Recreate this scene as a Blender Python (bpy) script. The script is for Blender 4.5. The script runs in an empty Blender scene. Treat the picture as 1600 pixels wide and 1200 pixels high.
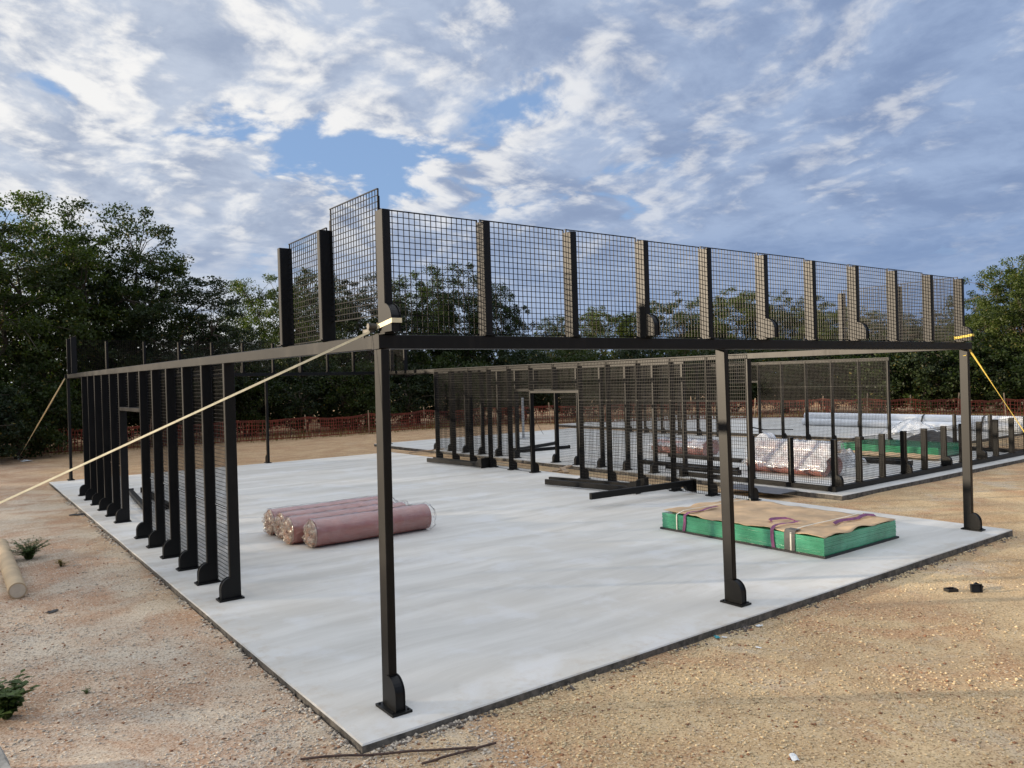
import bpy, math, random
import numpy as np
from mathutils import Vector, Matrix, noise
R = math.radians
sc = bpy.context.scene
col = sc.collection

# ------------------------------------------------------------------ camera
cam_d = bpy.data.cameras.new('camera')
cam = bpy.data.objects.new('camera', cam_d)
col.objects.link(cam)
cam_d.sensor_fit = 'HORIZONTAL'
cam_d.sensor_width = 36.0
cam_d.lens = 36.0 * 1199.5 / 1600.0
cam_d.clip_start = 0.05
cam_d.clip_end = 6000
_y, _p, _r = 0.6345, -0.0049, -0.0290
_f = Vector((math.sin(_y) * math.cos(_p), math.cos(_y) * math.cos(_p), math.sin(_p)))
_rt = Vector((math.cos(_y), -math.sin(_y), 0))
_up = _rt.cross(_f)
_rt2 = _rt * math.cos(_r) + _up * math.sin(_r)
_up2 = _up * math.cos(_r) - _rt * math.sin(_r)
cam.matrix_world = Matrix(((_rt2.x, _up2.x, -_f.x, -2.7233), (_rt2.y, _up2.y, -_f.y, -5.4276),
                           (_rt2.z, _up2.z, -_f.z, 2.5203), (0, 0, 0, 1)))
sc.camera = cam

# ------------------------------------------------------------------ light
SUN_EL, SUN_AZ = 10.5, 145.0          # azimuth of the sun counted from +X
sdir = Vector((math.cos(R(SUN_AZ)) * math.cos(R(SUN_EL)), math.sin(R(SUN_AZ)) * math.cos(R(SUN_EL)), math.sin(R(SUN_EL))))
sl = bpy.data.lights.new('sun', 'SUN')
sl.energy = 5.0
sl.angle = R(0.8)
sl.color = (1.0, 0.83, 0.62)
so = bpy.data.objects.new('sun', sl)
col.objects.link(so)
so.rotation_euler = (-sdir).to_track_quat('-Z', 'Y').to_euler()
so.location = (0, 0, 30)

sc.view_settings.view_transform = 'Standard'
sc.view_settings.look = 'None'
sc.view_settings.gamma = 1.0
sc.view_settings.exposure = 0.70
sc.view_settings.use_curve_mapping = False
sc.cycles.use_denoising = True
sc.cycles.max_bounces = 8
sc.cycles.transparent_max_bounces = 24

# ------------------------------------------------------------------ node helpers
class NT:
    def __init__(s, nt):
        s.nt = nt
        nt.nodes.clear()
    def n(s, t, **kw):
        nd = s.nt.nodes.new(t)
        for k, v in kw.items():
            if k.startswith('_'):
                setattr(nd, k[1:], v)
        for k, v in kw.items():
            if k.startswith('i_'):
                s.set(nd, k[2:].replace('_', ' '), v)
        return nd
    def set(s, nd, key, v):
        inp = nd.inputs[int(key)] if key.isdigit() else nd.inputs[key]
        if isinstance(v, bpy.types.NodeSocket):
            s.nt.links.new(v, inp)
        else:
            inp.default_value = v
    def math(s, op, a, b=None, c=None, clamp=False):
        nd = s.nt.nodes.new('ShaderNodeMath')
        nd.operation = op
        nd.use_clamp = clamp
        for i, v in enumerate((a, b, c)):
            if v is not None:
                s.set(nd, str(i), v)
        return nd.outputs[0]
    def vmath(s, op, a, b=None, scale=None):
        nd = s.nt.nodes.new('ShaderNodeVectorMath')
        nd.operation = op
        s.set(nd, '0', a)
        if b is not None:
            s.set(nd, '1', b)
        if scale is not None:
            s.set(nd, 'Scale', scale)
        return nd.outputs['Value'] if op in ('DOT_PRODUCT', 'LENGTH', 'DISTANCE') else nd.outputs['Vector']
    def mix(s, f, a, b, mode='MIX'):
        nd = s.nt.nodes.new('ShaderNodeMix')
        nd.data_type = 'RGBA'
        nd.blend_type = mode
        s.set(nd, '0', f)
        s.set(nd, '6', a if isinstance(a, bpy.types.NodeSocket) else (*a, 1) if len(a) == 3 else a)
        s.set(nd, '7', b if isinstance(b, bpy.types.NodeSocket) else (*b, 1) if len(b) == 3 else b)
        return nd.outputs[2]
    def ss(s, v, lo, hi, a=0.0, b=1.0):
        nd = s.nt.nodes.new('ShaderNodeMapRange')
        nd.interpolation_type = 'SMOOTHSTEP'
        s.set(nd, '0', v); s.set(nd, '1', lo); s.set(nd, '2', hi); s.set(nd, '3', a); s.set(nd, '4', b)
        return nd.outputs[0]
    def noise(s, vec, scale, detail=4, rough=0.55, dist=0.0, col=False, dim='3D'):
        nd = s.nt.nodes.new('ShaderNodeTexNoise')
        nd.noise_dimensions = dim
        s.set(nd, 'Vector', vec); s.set(nd, 'Scale', scale); s.set(nd, 'Detail', detail)
        s.set(nd, 'Roughness', rough); s.set(nd, 'Distortion', dist)
        return nd.outputs['Color' if col else 'Fac']
    def mapping(s, vec, scale=(1, 1, 1), rot=(0, 0, 0), loc=(0, 0, 0)):
        nd = s.nt.nodes.new('ShaderNodeMapping')
        s.set(nd, 'Vector', vec); s.set(nd, 'Scale', scale); s.set(nd, 'Rotation', rot); s.set(nd, 'Location', loc)
        return nd.outputs[0]

# ------------------------------------------------------------------ sky
SKY_LOC = (1.0, 3.45, 0)
PUFF_C, PUFF_K = 0.20, 0.50
w = bpy.data.worlds.new('World')
sc.world = w
w.use_nodes = True
T = NT(w.node_tree)
tc = T.n('ShaderNodeTexCoord')
D = tc.outputs['Generated']
sky = T.n('ShaderNodeTexSky', _sky_type='NISHITA')
sky.sun_disc = False
sky.sun_elevation = R(SUN_EL)
sky.sun_rotation = R(90 - SUN_AZ)
sky.altitude = 200
sky.air_density = 1.0
sky.dust_density = 0.6
sky.ozone_density = 2.0
sep = T.n('ShaderNodeSeparateXYZ', i_Vector=D)
zz = T.math('MAXIMUM', sep.outputs[2], 0.0)
zc = T.math('ADD', zz, 0.20)
P = T.n('ShaderNodeCombineXYZ', i_X=T.math('DIVIDE', sep.outputs[0], zc), i_Y=T.math('DIVIDE', sep.outputs[1], zc)).outputs[0]
P = T.mapping(P, loc=SKY_LOC)
# domain warp
wv = T.vmath('SUBTRACT', T.noise(P, 1.6, 3, 0.5, col=True, dim='2D'), (0.5, 0.5, 0.5))
P2 = T.vmath('ADD', P, T.vmath('SCALE', wv, scale=0.20))
S2 = (sdir.x * 0.055, sdir.y * 0.055, 0.05)
P3 = T.vmath('ADD', P2, S2)
cov = T.noise(P, 0.75, 2, 0.5, dim='2D')
def puff(v):
    """cauliflower density: smooth noise plus layered rounded cells"""
    vo = T.n('ShaderNodeTexVoronoi', _voronoi_dimensions='2D', _feature='F1', _normalize=True, i_Vector=v, i_Scale=3.0, i_Detail=3.0, i_Roughness=0.5, i_Lacunarity=2.3)
    b = T.math('SUBTRACT', PUFF_C, T.math('MULTIPLY', vo.outputs['Distance'], PUFF_K))
    return T.math('ADD', T.noise(v, 1.8, 9, 0.57, dim='2D'), b)
n1 = puff(P2)
n2 = puff(P3)
fine = T.noise(P2, 7.0, 8, 0.65, dim='2D')
dens = T.math('ADD', n1, T.math('MULTIPLY', T.math('SUBTRACT', cov, 0.5), 0.45))
dens = T.math('ADD', dens, T.math('MULTIPLY', T.math('SUBTRACT', fine, 0.5), 0.16))
alpha = T.ss(dens, 0.32, 0.43)
sund = T.vmath('DOT_PRODUCT', D, tuple(sdir))
glow = T.ss(sund, -0.55, 0.75)
# lit side of each puff: density falls away towards the sun; thin edges let light through
grad = T.math('MULTIPLY', T.math('SUBTRACT', n1, n2), 5.4)
thick = T.ss(dens, 0.42, 0.66)
grad = T.math('ADD', grad, T.math('MULTIPLY', T.math('SUBTRACT', fine, T.noise(P3, 7.0, 8, 0.65, dim='2D')), 1.1))
lit = T.math('ADD', grad, T.math('SUBTRACT', 0.46, T.math('MULTIPLY', thick, 0.36)))
lit = T.math('ADD', lit, T.math('MULTIPLY', T.math('SUBTRACT', glow, 0.58), 0.36), clamp=True)
lit = T.ss(lit, 0.02, 0.95)
hz = T.ss(zz, 0.05, 0.30)
lit = T.math('MULTIPLY', lit, T.math('MULTIPLY_ADD', hz, 0.62, 0.38))
lit = T.math('MULTIPLY', lit, T.math('MULTIPLY_ADD', T.ss(sund, -0.45, 0.35), 0.5, 0.5))
shade = T.mix(glow, (0.225, 0.300, 0.460), (0.385, 0.435, 0.530))
mott = T.noise(P2, 3.4, 8, 0.62, dim='2D')
shade = T.mix(T.ss(mott, 0.30, 0.70), T.mix(1.0, shade, (0.80, 0.82, 0.86), 'MULTIPLY'), T.mix(1.0, shade, (1.26, 1.22, 1.15), 'MULTIPLY'))
ccol = T.mix(T.math('MULTIPLY', lit, 0.92), shade, (0.80, 0.785, 0.76))
# flat layers low down
Pb = T.mapping(P, scale=(1.0, 1.0, 1))
band = T.noise(T.n('ShaderNodeCombineXYZ', i_X=T.math('MULTIPLY', sep.outputs[0], 1.5), i_Y=T.math('MULTIPLY', sep.outputs[1], 1.5), i_Z=T.math('MULTIPLY', zz, 16.0)).outputs[0], 1.0, 6, 0.55, 0.4)
lowc = T.mix(T.ss(band, 0.36, 0.64), (0.165, 0.250, 0.430), (0.300, 0.380, 0.540))
lowc = T.mix(T.math('MULTIPLY', T.ss(zz, 0.28, 0.03), T.math('MULTIPLY', T.ss(sund, -0.08, 0.45), T.ss(band, 0.34, 0.58))), lowc, (0.74, 0.73, 0.70))
ccol = T.mix(T.math('MULTIPLY', T.ss(zz, 0.22, 0.06), 0.9), ccol, lowc)
# overcast skies are brighter overhead than at the horizon
zen = T.math('MULTIPLY_ADD', T.ss(zz, 0.42, 1.0), 1.7, 1.0)
ccol = T.mix(T.math('MULTIPLY', T.ss(zz, 0.40, 0.80), 0.75), ccol, (0.52, 0.525, 0.53))
ccol = T.mix(1.0, ccol, T.n('ShaderNodeCombineColor', i_Red=zen, i_Green=zen, i_Blue=zen).outputs[0], 'MULTIPLY')
blue = T.mix(1.0, sky.outputs[0], (0.13, 0.13, 0.13), 'MULTIPLY')
blue = T.mix(0.62, blue, (0.25, 0.385, 0.66))                 # thin high haze in front of the blue
alpha2 = T.math('MAXIMUM', alpha, T.ss(zz, 0.24, 0.10, 0.0, 0.95))
skyc = T.mix(T.math('MULTIPLY', alpha2, 0.96), blue, ccol)
bg = T.n('ShaderNodeBackground', i_Color=skyc, i_Strength=0.76)
out = T.n('ShaderNodeOutputWorld')
T.nt.links.new(bg.outputs[0], out.inputs[0])

# ------------------------------------------------------------------ materials
def mat(name):
    m = bpy.data.materials.new(name)
    m.use_nodes = True
    t = NT(m.node_tree)
    o = t.n('ShaderNodeOutputMaterial')
    b = t.n('ShaderNodeBsdfPrincipled')
    t.nt.links.new(b.outputs[0], o.inputs[0])
    return m, t, b, o

def bump(t, b, h, strength=0.4, dist=0.01):
    n = t.n('ShaderNodeBump', i_Height=h, i_Strength=strength, i_Distance=dist)
    t.nt.links.new(n.outputs[0], b.inputs['Normal'])

def simple(name, c, rough=0.5, var=0.15, scale=6, metal=0.0, bmp=0.0, spec=0.5):
    m, t, b, o = mat(name)
    g = t.n('ShaderNodeTexCoord').outputs['Object']
    n = t.noise(g, scale, 6, 0.6)
    lo = tuple(x * (1 - var) for x in c); hi = tuple(min(1, x * (1 + var)) for x in c)
    t.set(b, 'Base Color', t.mix(t.ss(n, 0.3, 0.7), lo, hi))
    t.set(b, 'Roughness', t.ss(n, 0.2, 0.8, max(0, rough - 0.08), min(1, rough + 0.08)))
    t.set(b, 'Metallic', metal)
    t.set(b, 'Specular IOR Level', spec)
    if bmp:
        bump(t, b, t.noise(g, scale * 8, 4, 0.6), bmp, 0.005)
    return m

def steel_mat():
    m, t, b, o = mat('black powder coated steel')
    g = t.n('ShaderNodeTexCoord').outputs['Object']
    n = t.noise(g, 3.0, 6, 0.65)
    st = t.noise(t.mapping(g, scale=(9, 9, 0.8)), 2.0, 4, 0.6)
    dust = t.math('MULTIPLY', t.ss(n, 0.42, 0.75), t.ss(st, 0.35, 0.7))
    t.set(b, 'Base Color', t.mix(t.math('MULTIPLY', dust, 0.45), (0.0018, 0.0019, 0.0022), (0.020, 0.018, 0.015)))
    t.set(b, 'Roughness', t.math('MULTIPLY_ADD', dust, 0.10, 0.44))
    t.set(b, 'Specular IOR Level', 0.29)
    bump(t, b, t.noise(g, 260, 3, 0.6), 0.06, 0.002)
    return m
STEEL = steel_mat()
WIRE = simple('black coated mesh wire', (0.004, 0.004, 0.0045), 0.40, 0.3, 5, spec=0.16)

def concrete_mat():
    m, t, b, o = mat('new broom finished concrete')
    g = t.n('ShaderNodeTexCoord').outputs['Object']
    gw = t.vmath('ADD', g, t.vmath('SCALE', t.vmath('SUBTRACT', t.noise(g, 0.35, 3, col=True), (0.5, 0.5, 0.5)), scale=0.7))
    s1 = t.noise(t.mapping(gw, scale=(0.16, 1.5, 1), rot=(0, 0, R(4))), 1.3, 6, 0.62)
    s2 = t.noise(t.mapping(gw, scale=(0.3, 5.0, 1), rot=(0, 0, R(-5))), 1.6, 5, 0.65)
    blot = t.noise(g, 0.45, 5, 0.55)
    fine = t.noise(g, 60, 4, 0.7)
    c = t.mix(t.ss(s1, 0.30, 0.70), (0.50, 0.484, 0.442), (0.655, 0.642, 0.602))
    c = t.mix(t.math('MULTIPLY', t.ss(s2, 0.50, 0.74), 0.30), c, (0.67, 0.655, 0.61))
    c = t.mix(t.math('MULTIPLY', t.ss(blot, 0.46, 0.66), 0.50), c, (0.54, 0.512, 0.455))
    c = t.mix(t.math('MULTIPLY', t.ss(t.noise(gw, 1.1, 5, 0.65), 0.50, 0.66), 0.48), c, (0.665, 0.672, 0.672))
    stain = t.noise(g, 2.6, 6, 0.7, 0.8)
    c = t.mix(t.math('MULTIPLY', t.ss(stain, 0.60, 0.74), 0.22), c, (0.36, 0.335, 0.29))
    # dust walked and blown in from the dirt along the edges
    sx = t.n('ShaderNodeSeparateXYZ', i_Vector=g)
    edge = t.math('MINIMUM', t.math('ADD', sx.outputs[0], 0.45), t.math('ADD', sx.outputs[1], 0.45))
    dst = t.math('MULTIPLY', t.ss(edge, 0.55, 0.0), t.ss(t.noise(g, 5, 6, 0.7), 0.45, 0.72))
    c = t.mix(t.math('MULTIPLY', dst, 0.45), c, (0.44, 0.35, 0.24))
    c = t.mix(t.math('MULTIPLY', t.ss(fine, 0.5, 0.8), 0.18), c, (0.36, 0.35, 0.32))
    # sides of the pour: rough grey form face
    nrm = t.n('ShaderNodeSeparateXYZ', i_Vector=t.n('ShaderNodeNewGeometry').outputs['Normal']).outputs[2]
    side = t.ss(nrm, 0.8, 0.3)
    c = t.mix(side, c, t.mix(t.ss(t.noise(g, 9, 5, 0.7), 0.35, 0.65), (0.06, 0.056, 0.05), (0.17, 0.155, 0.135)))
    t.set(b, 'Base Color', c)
    t.set(b, 'Roughness', 0.75)
    t.set(b, 'Specular IOR Level', 0.35)
    h = t.math('ADD', t.math('MULTIPLY', s2, 0.4), t.math('MULTIPLY', fine, 0.12))
    bump(t, b, h, 0.25, 0.006)
    return m
CONC = concrete_mat()

def ground_mat():
    m, t, b, o = mat('gravelly caliche dirt')
    g = t.n('ShaderNodeTexCoord').outputs['Object']
    sx = t.n('ShaderNodeSeparateXYZ', i_Vector=g)
    big = t.noise(g, 0.16, 5, 0.6, 0.4)
    med = t.noise(g, 0.9, 6, 0.65, 0.3)
    sm = t.noise(g, 14, 5, 0.7)
    # right of slab: tan with golden sunlight painted in; left: paler limestone, red clay
    left = t.ss(t.math('ADD', sx.outputs[0], t.math('MULTIPLY', t.math('SUBTRACT', big, 0.5), 5.0)), 1.2, -1.6)
    tan = t.mix(t.ss(med, 0.33, 0.68), (0.43, 0.285, 0.15), (0.62, 0.465, 0.265))
    pale = t.mix(t.ss(med, 0.36, 0.62), (0.35, 0.215, 0.135), (0.53, 0.455, 0.355))
    c = t.mix(left, tan, pale)
    red = t.math('MULTIPLY', t.ss(t.noise(g, 0.55, 6, 0.68, 0.8), 0.49, 0.63), 0.62)
    c = t.mix(red, c, (0.41, 0.205, 0.105))
    c = t.mix(t.math('MULTIPLY', t.ss(t.noise(g, 0.8, 6, 0.7, 0.5), 0.55, 0.68), 0.55), c, (0.50, 0.45, 0.37))
    far = t.ss(sx.outputs[1], 15.0, 21.0)
    c = t.mix(t.math('MULTIPLY', far, 0.65), c, t.mix(t.ss(med, 0.3, 0.7), (0.38, 0.20, 0.10), (0.52, 0.33, 0.185)))
    # gravel pieces
    v1 = t.n('ShaderNodeTexVoronoi', i_Vector=g, i_Scale=30.0, i_Randomness=1.0)
    v2 = t.n('ShaderNodeTexVoronoi', i_Vector=g, i_Scale=85.0, i_Randomness=1.0)
    pc1 = t.n('ShaderNodeSeparateColor', i_Color=v1.outputs['Color']).outputs[0]
    pc2 = t.n('ShaderNodeSeparateColor', i_Color=v2.outputs['Color']).outputs[0]
    gm = t.ss(t.noise(g, 1.3, 4, 0.6), 0.35, 0.62)
    st1 = t.math('MULTIPLY', t.math('MULTIPLY', t.ss(pc1, 0.45, 0.95), t.ss(v1.outputs['Distance'], 0.5, 0.25)), gm)
    st2 = t.math('MULTIPLY', t.ss(pc2, 0.35, 0.95), 0.75)
    c = t.mix(t.math('MULTIPLY', st2, 0.55), c, t.mix(left, (0.78, 0.60, 0.38), (0.72, 0.63, 0.50)))
    c = t.mix(t.math('MULTIPLY', t.ss(pc2, 0.28, 0.0), 0.65), c, (0.17, 0.095, 0.05))
    c = t.mix(t.math('MULTIPLY', st1, 0.8), c, t.mix(left, (0.84, 0.69, 0.48), (0.78, 0.71, 0.60)))
    c = t.mix(t.math('MULTIPLY', t.ss(sm, 0.55, 0.75), 0.35), c, (0.26, 0.155, 0.085))
    t.set(b, 'Base Color', c)
    t.set(b, 'Roughness', 0.95)
    t.set(b, 'Specular IOR Level', 0.15)
    h = t.math('ADD', t.math('MULTIPLY', st1, 0.9), t.math('ADD', t.math('MULTIPLY', pc2, 0.45), t.math('MULTIPLY', sm, 0.7)))
    bump(t, b, h, 0.85, 0.014)
    return m
GROUND = ground_mat()

def attr_mat(name, rough=0.9):
    m, t, b, o = mat(name)
    a = t.n('ShaderNodeAttribute', _attribute_name='tint')
    g = t.n('ShaderNodeTexCoord').outputs['Object']
    t.set(b, 'Base Color', t.mix(t.math('MULTIPLY', t.noise(g, 90, 3, 0.6), 0.4), a.outputs['Color'], (0.2, 0.14, 0.09)))
    t.set(b, 'Roughness', rough)
    t.set(b, 'Specular IOR Level', 0.2)
    return m
STONE = attr_mat('loose limestone gravel')

def leaf_mat(name, dark, light, trans=0.35):
    m, t, b, o = mat(name)
    g = t.n('ShaderNodeTexCoord').outputs['Object']
    oi = t.n('ShaderNodeObjectInfo').outputs['Random']
    geo = t.n('ShaderNodeNewGeometry')
    rnd = geo.outputs['Random Per Island']
    n = t.noise(g, 0.55, 3, 0.6)
    f = t.math('ADD', t.math('MULTIPLY', t.ss(n, 0.3, 0.7), 0.55), t.math('MULTIPLY', rnd, 0.45))
    c = t.mix(f, dark, light)
    c = t.mix(t.math('MULTIPLY', oi, 0.35), c, tuple(x * y for x, y in zip(light, (1.15, 0.95, 0.7))))
    c = t.mix(t.ss(rnd, 0.965, 1.0), c, (0.16, 0.12, 0.03))
    t.set(b, 'Base Color', c)
    t.set(b, 'Roughness', 0.55)
    t.set(b, 'Specular IOR Level', 0.3)
    tr = t.n('ShaderNodeBsdfTranslucent', i_Color=t.mix(1.0, c, (1.0, 1.25, 0.45), 'MULTIPLY'))
    mx = t.n('ShaderNodeMixShader', i_Fac=trans)
    t.nt.links.new(b.outputs[0], mx.inputs[1]); t.nt.links.new(tr.outputs[0], mx.inputs[2])
    t.nt.links.new(mx.outputs[0], o.inputs[0])
    return m
LEAF = leaf_mat('oak leaves', (0.010, 0.022, 0.006), (0.046, 0.070, 0.017))
LEAF2 = leaf_mat('elm leaves', (0.020, 0.038, 0.008), (0.088, 0.118, 0.026))
LEAF3 = leaf_mat('cedar foliage', (0.007, 0.016, 0.007), (0.028, 0.046, 0.015), 0.2)
GRASS = leaf_mat('weed leaves', (0.03, 0.06, 0.02), (0.10, 0.15, 0.045), 0.3)
STRAW = leaf_mat('dry grass', (0.13, 0.10, 0.035), (0.30, 0.22, 0.085), 0.3)
BARK = simple('grey brown bark', (0.085, 0.066, 0.05), 0.9, 0.35, 8, bmp=0.6)

def turf_mat():
    m, t, b, o = mat('terracotta turf under clear film')
    g = t.n('ShaderNodeTexCoord').outputs['Object']
    n = t.noise(g, 2.5, 5, 0.6)
    wr = t.noise(t.mapping(g, scale=(1.2, 9, 9)), 1.6, 6, 0.7, 0.8)
    c = t.mix(t.ss(n, 0.3, 0.7), (0.26, 0.078, 0.060), (0.36, 0.118, 0.092))
    c = t.mix(t.math('MULTIPLY', t.ss(wr, 0.56, 0.72), 0.12), c, (0.50, 0.30, 0.27))
    t.set(b, 'Base Color', c)
    t.set(b, 'Roughness', 0.55)
    t.set(b, 'Coat Weight', 0.7)
    t.set(b, 'Coat Roughness', 0.16)
    t.set(b, 'Coat Weight', 1.0)
    bump(t, b, t.noise(t.mapping(g, scale=(1.0, 6, 6)), 2.6, 5, 0.6, 1.6), 0.55, 0.03)
    return m
TURF = turf_mat()

def film_mat(name, opac=0.35, tint=(0.85, 0.86, 0.87), var=0.12, bm=0.35):
    m, t, b, o = mat(name)
    g = t.n('ShaderNodeTexCoord').outputs['Object']
    n = t.noise(g, 5, 4, 0.6, 1.4)
    t.set(b, 'Base Color', (*tint, 1))
    t.set(b, 'Roughness', 0.18)
    t.set(b, 'Specular IOR Level', 0.6)
    bump(t, b, n, bm, 0.03)
    bn = b.inputs['Normal'].links[0].from_socket
    tr = t.n('ShaderNodeBsdfTransparent')
    mx = t.n('ShaderNodeMixShader', i_Fac=t.ss(n, 0.38, 0.72, max(0.02, opac - var), min(1.0, opac + var)))
    t.nt.links.new(tr.outputs[0], mx.inputs[1]); t.nt.links.new(b.outputs[0], mx.inputs[2])
    gl = t.n('ShaderNodeBsdfGlossy', i_Roughness=0.14, i_Normal=bn)
    fr = t.n('ShaderNodeLayerWeight', i_Blend=0.5, i_Normal=bn)      # Schlick curve of a thin sheet, same from both sides
    mg = t.n('ShaderNodeMixShader', i_Fac=t.math('MULTIPLY_ADD', t.math('POWER', fr.outputs['Facing'], 4.0), 0.7, 0.04))
    t.nt.links.new(mx.outputs[0], mg.inputs[1]); t.nt.links.new(gl.outputs[0], mg.inputs[2])
    t.nt.links.new(mg.outputs[0], o.inputs[0])
    return m
FILM = film_mat('clear plastic film', 0.05, var=0.05, bm=1.0)
FILMW = film_mat('milky plastic sheet', 0.36, (0.80, 0.83, 0.87), 0.16, 0.3)
ENDFILM = film_mat('crinkled end film', 0.45, (0.80, 0.68, 0.52), 0.35, 0.8)  # cream tint paints warm sunlit highlights into the clear film
REDGE = simple('turf roll end', (0.36, 0.20, 0.14), 0.7, 0.6, 16, bmp=0.6)
CREAM = simple('cream turf backing', (0.62, 0.50, 0.34), 0.6, 0.3, 14, bmp=0.5)
CARD = simple('tan cardboard tube', (0.43, 0.33, 0.21), 0.8, 0.12, 4, bmp=0.1)
KRAFT = simple('brown kraft paper', (0.52, 0.36, 0.21), 0.8, 0.22, 2.2, bmp=0.25)
BLACKP = simple('black plastic', (0.016, 0.016, 0.017), 0.5, 0.3, 6)
GREYM = simple('galvanised steel', (0.42, 0.43, 0.44), 0.45, 0.2, 9, metal=0.6)
YELLOW = simple('yellow polyester webbing', (0.66, 0.50, 0.10), 0.75, 0.15, 20)
YPALE = simple('faded yellow webbing', (0.78, 0.69, 0.46), 0.75, 0.12, 20)
PURPLE = simple('purple sling webbing', (0.20, 0.065, 0.15), 0.8, 0.4, 12)
WHITEB = simple('white plastic band', (0.75, 0.72, 0.60), 0.5, 0.1, 8)
GREYCARD = simple('grey edge board', (0.11, 0.105, 0.095), 0.8, 0.25, 6)
ORANGE = simple('shade darkened orange safety netting', (0.145, 0.028, 0.014), 0.85, 0.45, 1.2)  # orange darkened to put the tree line's shade into the colour
WOODP = simple('weathered timber', (0.36, 0.26, 0.17), 0.85, 0.25, 10, bmp=0.3)
RUST = simple('rusty rebar', (0.075, 0.045, 0.035), 0.85, 0.4, 30, bmp=0.4)
PAPERW = simple('white litter paper', (0.72, 0.74, 0.74), 0.7, 0.12, 20)
TEAL = simple('teal wrapper print', (0.04, 0.30, 0.34), 0.4, 0.2, 20)
LIME = simple('weathered limestone', (0.34, 0.32, 0.28), 0.95, 0.35, 7, bmp=0.8)
WHITEP = simple('white pvc and wrap', (0.74, 0.77, 0.81), 0.35, 0.06, 3, bmp=0.2)

def glass_mat():
    m, t, b, o = mat('green tempered glass stack')
    g = t.n('ShaderNodeTexCoord').outputs['Object']
    lay = t.noise(t.mapping(g, scale=(0.6, 0.6, 75)), 1.0, 4, 0.6)
    n = t.noise(g, 1.7, 4, 0.6)
    c = t.mix(t.ss(n, 0.3, 0.7), (0.025, 0.21, 0.10), (0.085, 0.42, 0.235))
    c = t.mix(t.math('MULTIPLY', t.ss(lay, 0.55, 0.72), 0.6), c, (0.18, 0.52, 0.36))
    t.set(b, 'Base Color', c)
    t.set(b, 'Roughness', 0.16)
    t.set(b, 'Coat Weight', 0.5)
    return m
GLASS = glass_mat()

# ------------------------------------------------------------------ mesh builder
class MB:
    def __init__(s):
        s.v = []; s.f = []
    def add(s, vs, fs):
        b = len(s.v)
        s.v += [tuple(x) for x in vs]
        s.f += [tuple(i + b for i in q) for q in fs]
        return s
    def box(s, x0, x1, y0, y1, z0, z1):
        return s.add([(x0, y0, z0), (x1, y0, z0), (x1, y1, z0), (x0, y1, z0), (x0, y0, z1), (x1, y0, z1), (x1, y1, z1), (x0, y1, z1)],
                     [(0, 3, 2, 1), (4, 5, 6, 7), (0, 1, 5, 4), (1, 2, 6, 5), (2, 3, 7, 6), (3, 0, 4, 7)])
    def frame(s, p, q):
        d = (Vector(q) - Vector(p)).normalized()
        a = Vector((0, 0, 1)) if abs(d.z) < 0.95 else Vector((0, 1, 0))
        u = d.cross(a).normalized()
        return u, u.cross(d).normalized()
    def sweep(s, pts, sec, caps=True):
        """section points (a,b) swept along a polyline"""
        rings = []
        for i, p in enumerate(pts):
            a = pts[max(0, i - 1)]; c = pts[min(len(pts) - 1, i + 1)]
            u, w_ = s.frame(a, c)
            sc_ = sec if not callable(sec) else sec(i / (len(pts) - 1))
            rings.append([Vector(p) + u * x + w_ * y for x, y in sc_])
        n = len(rings[0])
        vs = [v for r in rings for v in r]
        fs = []
        for i in range(len(pts) - 1):
            for k in range(n):
                k2 = (k + 1) % n
                fs.append((i * n + k, i * n + k2, (i + 1) * n + k2, (i + 1) * n + k))
        if caps:
            fs.append(tuple(range(n - 1, -1, -1)))
            fs.append(tuple((len(pts) - 1) * n + k for k in range(n)))
        return s.add(vs, fs)
    def bar(s, p, q, a, b, ch=0.004):
        """rectangular tube a (sideways) x b (up) with chamfered edges"""
        x, y = a / 2, b / 2
        sec = [(-x + ch, -y), (x - ch, -y), (x, -y + ch), (x, y - ch), (x - ch, y), (-x + ch, y), (-x, y - ch), (-x, -y + ch)]
        return s.sweep([p, q], sec)
    def tube(s, pts, r, n=8):
        if callable(r):
            sec = lambda t: [(r(t) * math.cos(2 * math.pi * k / n), r(t) * math.sin(2 * math.pi * k / n)) for k in range(n)]
        else:
            sec = [(r * math.cos(2 * math.pi * k / n), r * math.sin(2 * math.pi * k / n)) for k in range(n)]
        return s.sweep(pts, sec)
    def ribbon(s, pts, side, width, th=0.004):
        """flat webbing: side = sideways direction per point or one for all"""
        vs = []; fs = []
        for i, p in enumerate(pts):
            p = Vector(p)
            sd = Vector(side[i] if isinstance(side, list) else side).normalized() * width / 2
            a = Vector(pts[max(0, i - 1)]); c = Vector(pts[min(len(pts) - 1, i + 1)])
            nn = (c - a).cross(sd).normalized() * th / 2
            vs += [p - sd - nn, p + sd - nn, p + sd + nn, p - sd + nn]
        for i in range(len(pts) - 1):
            o = i * 4
            for k in range(4):
                k2 = (k + 1) % 4
                fs.append((o + k, o + k2, o + 4 + k2, o + 4 + k))
        fs += [(3, 2, 1, 0), tuple((len(pts) - 1) * 4 + k for k in range(4))]
        return s.add(vs, fs)
    def mesh(s, name, m, smooth=False):
        me = bpy.data.meshes.new(name)
        me.from_pydata(s.v, [], s.f)
        me.materials.append(m)
        if smooth:
            me.polygons.foreach_set('use_smooth', [True] * len(me.polygons))
            try:
                me.set_sharp_from_angle(angle=R(40))
            except Exception:
                pass
        me.update()
        return me
    def build(s, name, m, parent=None, loc=(0, 0, 0), rz=0.0, smooth=False):
        return place(s.mesh(name, m, smooth), name, parent, loc, rz)

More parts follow.
